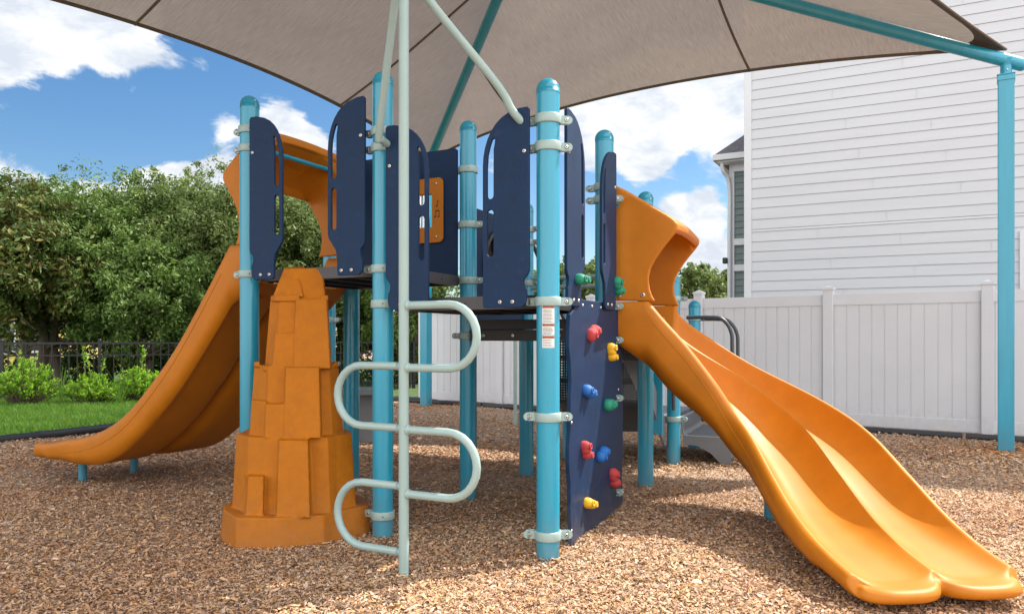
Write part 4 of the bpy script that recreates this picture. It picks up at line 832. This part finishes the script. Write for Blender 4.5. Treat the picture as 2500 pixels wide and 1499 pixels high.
    for c, ap in ids:
        b = MB(); b.box(V3(c, 1.98), (.152, .152, 4.04), R); p = b.build('shade_post', M_TEAL, T, .008)
        b = MB(); b.box(V3(c, 4.0), (.168, .168, .012), R); b.box(V3(c, 3.96), (.166, .166, .05), R); b.build('post_collar', M_TEAL, p, .004)
        b = MB(); b.tube([V3(c, 3.98), V3(c, 4.02), V3(c, 4.13)], [.058, .055, .055], 20); b.tube([V3(c, 4.10), V3(c, 4.17)], [.055, .075], 20); b.disc(V3(c+Vector((-.02, -.054)), 4.05), (-.3, -1, 0), .01, .006, mi=1); b.build('post_neck', [M_TEAL, M_STEEL], p)
shade()

# ------------------------------------------------------------------ fences
def white_fence():
    d = Vector((1.475, -1.05)); dh = d.normalized(); P0 = Vector((2.754, 11.33)); nn = Vector((-.58, -.815)); R = Matrix((V3(dh, 0), V3(nn, 0), Vector((0, 0, 1)))).transposed()
    T = thing('white_fence', 'tall white vinyl privacy fence with capped posts in front of the white house', 'fence', V3(P0, 0))
    for k in range(-3, 6):
        p = P0+d*k; b = MB(); b.box(V3(p, .92), (.127, .127, 1.86), R); o = b.build('fence_post', M_WHITE, T, .004)
        c = MB(); c.box(V3(p, 1.85), (.145, .145, .03), R); q = [V3(p+dh*sx*.07+nn*sy*.07, 1.865) for sx, sy in ((-1, -1), (1, -1), (1, 1), (-1, 1))]+[V3(p, 1.90)]; c.add(q, [(0, 1, 4), (1, 2, 4), (2, 3, 4), (3, 0, 4)]); c.build('fence_post_cap', M_WHITE, o)
        if k == 5: continue
        m = p+d*.5; ln = d.length-.127; b = MB()
        b.box(V3(m, 1.70), (ln, .044, .145), R); b.box(V3(m, .13), (ln, .044, .15), R); nb = 11; bw = (ln-.02)/nb
        for j in range(nb):
            c_ = p+dh*(.0635+.01+bw*(j+.5)); b.box(V3(c_, .92), (bw-.010, .026, 1.45), R)
        b.box(V3(m, .92), (ln, .012, 1.43), R); b.build('fence_panel', M_WHITE, T, .0025)
white_fence()
def iron_fence():
    a, c = Vector((-12.0, 12.6)), Vector((-3.0, 16.6)); a = Vector((wx(-260, 13.4), 13.4)); c = Vector((wx(1010, 17.6), 17.6)); d = (c-a); ln = d.length; dh = d/ln; n = 6; nn = Vector((dh.y, -dh.x)); R = Matrix((V3(dh, 0), V3(nn, 0), Vector((0, 0, 1)))).transposed()
    T = thing('iron_fence', 'low black metal picket fence behind the green shrubs', 'fence', V3(a.lerp(c, .5), 0)); h = 1.10; off = .55
    for k in range(n+1):
        p = a+d*(k/n); b = MB(); b.box(V3(p, h/2), (.06, .06, h+.04), R); o = b.build('fence_post', M_IRON, T, .004)
        c_ = MB(); c_.box(V3(p, h+.03), (.075, .075, .02), R); c_.ball(V3(p, h+.05), (.036, .036, .025), nu=12, nv=8); c_.build('post_finial', M_IRON, o)
        if k == n: continue
        m = a+d*((k+.5)/n); L = ln/n-.06; b = MB(); b.box(V3(m, h-.01), (L, .034, .034), R); b.box(V3(m, .16), (L, .034, .03), R); b.box(V3(m, .86), (L, .026, .026), R); q = int(L/.135)
        for j in range(q): b.box(V3(p+dh*(.03+(j+.5)*L/q), .55), (.019, .019, 1.06), R)
        b.build('picket_panel', M_IRON, T)
iron_fence()

# ------------------------------------------------------------------ houses
def house():
    dh = Vector((.886, -.464)).normalized(); c = Vector((4.24, 14.0)); nn = Vector((-dh.y, dh.x)); nn = nn if nn.y < 0 else -nn; back = -nn
    R = Matrix((V3(dh, 0), V3(nn, 0), Vector((0, 0, 1)))).transposed(); T = thing('white_house', 'large white clapboard house wall behind the white fence with grey green bay', 'house', V3(c, 0))
    LN, HT = 16, 9.5
    b = MB(); e = .178; z = -.1; k = 0
    rows = []
    while z < HT:
        ex = e if k not in (20,) else .205
        if k == 18: ex = .045
        p0 = c+dh*.10; p1 = c+dh*LN; o0, o1 = .016, .005
        vs = [V3(p0+nn*o0, z), V3(p1+nn*o0, z), V3(p1+nn*o1, z+ex), V3(p0+nn*o1, z+ex), V3(p0+nn*(o1-.012), z), V3(p1+nn*(o1-.012), z)]
        b.add(vs, [(0, 1, 2, 3)]); b.add(vs, [(4, 5, 1, 0)], 1); rows.append((z, ex)); z += ex; k += 1  # board undersides coloured dark to draw the shade line below each lap
    b.add([V3(c, -.1), V3(c+dh*LN, -.1), V3(c+dh*LN, HT), V3(c, HT), V3(c+back*9, -.1), V3(c+dh*LN+back*9, -.1), V3(c+dh*LN+back*9, HT), V3(c+back*9, HT)], [(0, 3, 2, 1), (4, 5, 6, 7), (0, 4, 7, 3), (1, 2, 6, 5), (3, 7, 6, 2)])
    wl = b.build('clapboard_wall', [M_SIDING, M_LAP_SHADE], T)
    j = MB()
    for i, (z, ex) in enumerate(rows):
        x = 1.2+(i*2.37) % 3.66
        while x < LN: j.box(V3(c+dh*x+nn*.0155, z+ex/2), (.003, .004, ex-.012), R); x += 3.66
    j.build('board_joints', M_JOINT, wl)
    b = MB(); b.box(V3(c+dh*.05+nn*.01, HT/2), (.13, .045, HT+.2), R); b.build('corner_trim', M_TRIM, T, .004)
    # small hatch trim at right
    p = meet(2560, c+nn*.03, dh); b = MB(); zt = wz(560, p.y)
    b.box(V3(p, zt/2), (.75, .05, zt), R); b.build('door_casing', M_TRIM, T, .004)
    # eaves and roof
    b = MB(); b.add([V3(c-dh*.5+nn*.5, HT), V3(c+dh*(LN+.5)+nn*.5, HT), V3(c+dh*(LN+.5)+back*4.5, HT+2.6), V3(c-dh*.5+back*4.5, HT+2.6), V3(c+dh*(LN+.5)+back*9.5, HT), V3(c-dh*.5+back*9.5, HT), V3(c-dh*.5+nn*.5, HT-.15), V3(c+dh*(LN+.5)+nn*.5, HT-.15)], [(0, 1, 2, 3), (3, 2, 4, 5), (0, 3, 5), (1, 4, 2), (0, 6, 7, 1)]); b.build('roof', M_ROOF, T)
    # grey-green wing set back, seen left of the corner
    g0 = Vector((wx(1790, 15.6), 15.6)); g1 = g0+dh*1.6; zt = 4.85; b = MB(); z = -.1
    while z < zt:
        vs = [V3(g0+nn*.02, z), V3(g1+nn*.02, z), V3(g1+nn*.004, z+.13), V3(g0+nn*.004, z+.13), V3(g0-nn*.01, z), V3(g1-nn*.01, z)]; b.add(vs, [(0, 1, 2, 3), (4, 5, 1, 0)]); z += .13
    b.add([V3(g0, -.1), V3(g0+back*2.5, -.1), V3(g0+back*2.5, zt), V3(g0, zt)], [(0, 1, 2, 3)])
    wg = b.build('wing_wall', M_GREEN, T)
    for py in (592, 655):
        t = MB(); zc = wz(py, 15.6); t.box(V3(g0.lerp(g1, .5)+nn*.02, zc), (1.6, .05, .13), R); t.build('band_trim', M_TRIM, wg, .004)
    t = MB(); t.box(V3(g0.lerp(g1, .5)+nn*.02, zt-.16), (1.6, .05, .3), R); t.build('band_trim', M_TRIM, wg, .004)
    t = MB(); t.box(V3(g0-dh*.02+nn*.01, zt/2), (.10, .06, zt), R); t.build('corner_trim', M_TRIM, wg, .004)
    r = MB(); a = g0-dh*.32+nn*.32; vs = [V3(a, zt), V3(a+dh*2.2, zt), V3(a+dh*2.2+back*1.6, zt+1.15), V3(a+dh*1.0+back*1.6, zt+1.15), V3(a+back*3.4, zt), V3(a, zt-.1), V3(a+dh*2.2, zt-.1), V3(a+back*3.4, zt-.1)]
    r.add(vs, [(0, 1, 2, 3), (0, 3, 4)]); rf = r.build('wing_roof', M_ROOF, T)
    gt = MB(); gt.box(V3(a+dh*1.1-nn*.03, zt-.05), (2.22, .10, .12), R); gt.box(V3(a+back*1.7+dh*.03, zt-.05), (.10, 3.4, .12), R); gt.box(V3(g0.lerp(g1, .5)+nn*.13-dh*.1, zt-.13), (1.9, .30, .03), R); gt.build('gutter', M_TRIM, rf, .01)
    dp = MB(); q = V3(g0-dh*.06+nn*.07, 0); dp.tube(smooth_path([q-V3(dh, 0)*.12+V3(nn, 0)*.15+Vector((0, 0, zt-.12)), q-V3(dh, 0)*.1+V3(nn, 0)*.12+Vector((0, 0, zt-.3)), q+Vector((0, 0, zt-.6)), q+Vector((0, 0, 3)), q+Vector((0, 0, .1))], 6), .042, 8); dp.build('downspout', M_TRIM, wg)
    lamp = MB(); lamp.box(V3(g0-dh*.14+nn*.1, wz(637, 15.6)), (.09, .12, .12), R); lamp.build('wall_lamp', M_BLACK, wg, .02)
    # distant bit of white roof beyond the fence
house()
def yellow_house(px0, px1, Y, hh, label):
    x0, x1 = wx(px0, Y), wx(px1, Y); T = thing('yellow_house', label, 'house', ((x0+x1)/2, Y, 0)); b = MB(); z = 0
    while z < hh: b.add([(x0, Y, z), (x1, Y, z), (x1, Y+.015, z+.16), (x0, Y+.015, z+.16)], [(0, 1, 2, 3)]); b.add([(x0, Y+.02, z), (x1, Y+.02, z), (x1, Y, z), (x0, Y, z)], [(0, 1, 2, 3)]); z += .16
    b.box(((x0+x1)/2, Y+3.1, hh/2), (x1-x0-.02, 6, hh)); b.build('wall', M_YELLOW, T)
    r = MB(); m = (x0+x1)/2; r.add([(x0-.4, Y-.4, hh-.1), (x1+.4, Y-.4, hh-.1), (x1+.4, Y+3, hh+2.2), (x0-.4, Y+3, hh+2.2), (x1+.4, Y+6.4, hh-.1), (x0-.4, Y+6.4, hh-.1)], [(0, 1, 2, 3), (3, 2, 4, 5), (0, 3, 5), (1, 4, 2)]); r.build('roof', M_ROOF, T)
    for f in (.25, .62, .9):
        w = MB(); xc = x0+(x1-x0)*f; w.box((xc, Y-.03, 1.25), (.9, .06, 1.3)); wo = w.build('window', M_TRIM, T, .01); g = MB(); g.box((xc, Y-.062, 1.25), (.68, .01, 1.05)); g.build('pane', M_GLASS, wo)
yellow_house(-180, 130, 27, 2.9, 'yellow clapboard house with white window glimpsed through the fence at far left')
yellow_house(300, 470, 33, 2.9, 'smaller yellow house glimpsed under the oaks just left of the left slide')

# ------------------------------------------------------------------ trees and shrubs
def leaves(name, C, spread, n_per, size, matl, parent, up=.2):
    """C: clump centres (n,3), spread and leaf count per clump; each clump a fuzzy ball of small leaf blades"""
    cnt = np.broadcast_to(n_per, len(C)); n = int(cnt.sum()); cen = np.repeat(C, cnt, 0); sp = np.repeat(spread, cnt)[:, None]
    o = RG.normal(0, 1, (n, 3)); o /= np.linalg.norm(o, axis=1)[:, None]; o *= RG.uniform(0, 1, (n, 1))**.6
    el = np.repeat(RG.uniform(.6, 1.5, len(C)), cnt); o[:, 2] *= el
    c = cen+o*sp; nd = o+RG.normal(0, .6, (n, 3))+np.array([0, 0, up]); nd /= np.linalg.norm(nd, axis=1)[:, None]+1e-9
    a = np.cross(nd, RG.normal(0, 1, (n, 3))); a /= np.linalg.norm(a, axis=1)[:, None]+1e-9; b = np.cross(nd, a); s = (size*RG.uniform(.55, 1.5, n))[:, None]
    vs = np.empty((n, 4, 3)); vs[:, 0] = c-a*s; vs[:, 1] = c+b*s*.42; vs[:, 2] = c+a*s; vs[:, 3] = c-b*s*.42; vs[:, 1] += nd*s*.12; vs[:, 3] += nd*s*.12
    ob = np_mesh(name, vs.reshape(-1, 3), 4, [(0, 1, 2, 3)], matl); adopt(ob, parent); return ob
def tree(name, label, px, Y, top_py, width, lm, seed, clear=1.0, group='oaks beyond the black fence', nclump=210, nper=240, size=.046, depth=None):
    rr = random.Random(seed); x = wx(px, Y); H = wz(top_py, Y); T = thing(name, label, 'tree', (x, Y, 0), group); base = Vector((x, Y, 0)); rx = width/2; rz = (H-clear)/2; cz = (H+clear)/2; ry = depth or rx*.8
    b = MB(); tips = []
    nst = rr.choice((1, 2, 3)); 
    for s in range(nst):
        lean = Vector((rr.uniform(-.35, .35), rr.uniform(-.2, .2), 0)); p = [base+Vector((rr.uniform(-.12, .12)*nst, 0, -.05)), base+lean*.4+Vector((0, 0, clear*.7)), base+lean*1.2+Vector((0, 0, clear+rz*.5)), base+lean*1.8+Vector((0, 0, cz+rz*.45))]
        pp = smooth_path(p, 5); rad = [.15*(1-.75*i/(len(pp)-1)) for i in range(len(pp))]; b.tube(pp, rad, 10)
        for k in range(8):
            q = pp[rr.randrange(4, len(pp)-1)]; an = rr.uniform(0, 6.28); ln = rr.uniform(.4, .8); e = q+Vector((math.cos(an)*rx*ln, math.sin(an)*ry*ln, rr.uniform(-.2, .5)*rz)); e.z = min(e.z, H-.5); m = q.lerp(e, .5)+Vector((0, 0, rr.uniform(0, .3)))
            tt = smooth_path([q, m, e], 5); b.tube(tt, [.05*(1-.8*i/(len(tt)-1)) for i in range(len(tt))], 6); tips.append(e)
    b.build('trunk', M_BARK, T)
    C = []; 
    rg = np.random.default_rng(seed); bumps = rg.normal(0, 1, (7, 3)); bumps /= np.linalg.norm(bumps, axis=1)[:, None]
    while len(C) < nclump:
        q = rg.normal(0, 1, 3); q /= np.linalg.norm(q); r = rg.uniform(.35, 1)**.5; r *= .80+.26*max(0, (bumps@q).max()-.3)
        z = cz+q[2]*r*rz
        if q[2] < -.5 and rg.random() < .5: continue
        C.append((x+q[0]*r*rx, Y+q[1]*r*ry, z))
    C = np.array(C); spr = rg.uniform(.16, .46, len(C))*(rx/2.4)**.5
    m = nclump//2; q = rg.normal(0, 1, (m, 3)); q[:, 2] = np.abs(q[:, 2])*.9; q /= np.linalg.norm(q, axis=1)[:, None]; r = rg.uniform(.98, 1.14, (m, 1))
    C = np.concatenate([C, np.array([x, Y, cz])+q*r*np.array([rx, ry, rz])]); spr = np.concatenate([spr, rg.uniform(.10, .34, m)*(rx/2.4)**.5]); nper = np.concatenate([np.full(nclump, nper), rg.integers(20, 80, m)])
    leaves('crown', C, spr, nper, size, lm, T)
    return T
tree('magnolia_tree', 'dark bronze leaved tree at the far left edge of the photo', -20, 15.6, 455, 3.6, LEAF[2], 3, .85, None, 175, 190, .06)
specs = [(120, 17.0, 455, 4.2, 0, 'rounded dark green oak behind the leftmost shrub'), (265, 18.5, 432, 4.6, 0, 'tall green oak with spiky top second from the left edge'), (420, 19.5, 440, 5.0, 1, 'broad olive oak left of the left slide'),
         (545, 18.5, 418, 4.2, 1, 'olive oak rising directly behind the top of the left slide'), (700, 18.5, 462, 4.4, 1, 'pale olive oak seen through the hood of the left slide'), (345, 16.6, 600, 3.4, 0, 'low bright oak in front of the taller oaks beside the left slide'),
         (850, 19.5, 500, 4.6, 1, 'olive oak behind the second navy panel'), (60, 20.5, 470, 5.0, 0, 'rear oak filling the gap behind the bronze leaved tree')]
for i, (px, Y, ty, w, k, lb) in enumerate(specs):
    tree('oak_tree', lb, px, Y, ty, w, LEAF[k], 20+i, .55 if w < 4 else (1.35 if px < 130 else 1.0), nclump=230 if w > 4 else 150)
tree('evergreen_tree', 'dark hedge-like tree behind the looped pole', 985, 18.2, 560, 2.6, LEAF[0], 51, .2, None, 150, 230, .045)
tree('distant_tree', 'distant tree above the white fence between the climbing wall panels', 1440, 34, 625, 5.5, LEAF[1], 61, 1, 'distant trees above the white fence', 120, 110, .11)
tree('distant_tree', 'distant tree above the white fence just right of the right slide hood', 1672, 30, 652, 4.6, LEAF[1], 62, 1, 'distant trees above the white fence', 120, 110, .10)
tree('distant_tree', 'distant tree filling the gap left of the nearest post', 1290, 36, 640, 5.5, LEAF[1], 63, 1, 'distant trees above the white fence', 110, 110, .11)
def hedge():                                                     # understorey beyond the black fence, one mass nobody could count
    n = 420; xs = RG.uniform(-12.5, -1.2, n); ys = 17.6+(xs+12.5)*.22+RG.uniform(-.5, .9, n); pxh = CX+F*xs/ys; zs = RG.uniform(.05, 1, n)*np.where(((pxh > 0) & (pxh < 135)) | ((pxh > 330) & (pxh < 400)), .45, 1.5); C = np.stack([xs, ys, zs], 1)
    o = leaves('undergrowth', C, RG.uniform(.2, .42, n), 150, .045, LEAF[0], None); tag(o, kind='stuff', label='dark leafy undergrowth beneath the oaks beyond the black fence', category='undergrowth')
hedge()
def shrub(px, Y, w, h, label, seed, spikes):
    rr = random.Random(seed); x = wx(px, Y); T = thing('shrub', label, 'shrub', (x, Y, 0), 'bright green shrubs along the black fence'); st = MB(); V = []; nst = 210
    for k in range(nst):
        an = rr.uniform(0, 6.28); rad = rr.uniform(0, 1)**.6; tip = Vector((x+math.cos(an)*rad*w/2, Y+math.sin(an)*rad*w*.38, h*(1-.45*rad*rad)*rr.uniform(.45, 1)))
        if k < len(spikes): tip = Vector((x+spikes[k][0], Y, spikes[k][1]))
        root = Vector((x+rr.uniform(-.1, .1), Y+rr.uniform(-.1, .1), 0)); pp = [root, root.lerp(tip, .5)+Vector((0, 0, -.05)), tip]; st.tube(pp, [.008, .006, .003], 5)
        L0 = .38 if k < len(spikes) else .20; dirv = (tip-pp[1]).normalized(); 
        for j in range(34 if k < len(spikes) else 22):
            c = tip-dirv*rr.uniform(0, L0); a = rr.uniform(0, 6.28); o = Vector((math.cos(a), math.sin(a), rr.uniform(.5, 1.6))).normalized(); s = rr.uniform(.036, .066); sd_ = o.cross(Vector((rr.random(), rr.random(), rr.random()))).normalized()*s*.26
            V += [c, c+o*s*.6+sd_, c+o*s*1.2, c+o*s*.6-sd_]
    st.build('stems', M_BARK, T); o = np_mesh('foliage', np.array([tuple(p) for p in V]), 4, [(0, 1, 2, 3)], LEAF[3]); adopt(o, T)
shrub(62, 13.3, 1.15, .86, 'wide bright green shrub nearest the left edge by the black fence', 1, [(-.12, .95), (.2, .9)])
shrub(225, 13.5, 1.0, .60, 'middle bright green shrub with one tall shoot by the black fence', 2, [(-.18, 1.08), (-.12, .95), (.22, .85)])
shrub(340, 13.9, .95, .72, 'bright green shrub closest to the left slide by the black fence', 3, [(.06, 1.05), (.10, .98)])
def weeds():
    for (px, lb) in ((150, 'wispy pale grass tuft between the wide and middle shrubs'), (292, 'wispy pale grass tuft between the middle shrub and the one nearest the slide')):
        Y = 13.2; n = 26; x = wx(px, Y); V = []
        for k in range(n):
            a = random.uniform(0, 6.28); d = Vector((math.cos(a), math.sin(a)*.4, 0)); h = random.uniform(.25, .7); r = random.uniform(.05, .45); w = Vector((.0035, 0, 0)); p = Vector((x, Y, .02)); q = [p, p+d*r*.3+Vector((0, 0, h*.6)), p+d*r+Vector((0, 0, h))]
            for i in range(2): V += [q[i]-w, q[i]+w, q[i+1]+w*.7, q[i+1]-w*.7]
        o = np_mesh('grass_tuft', np.array([tuple(p) for p in V]), 4, [(0, 1, 2, 3)], M_GRASS); tag(o, label=lb, category='grass tuft', group='grass tufts by the black fence')
weeds()
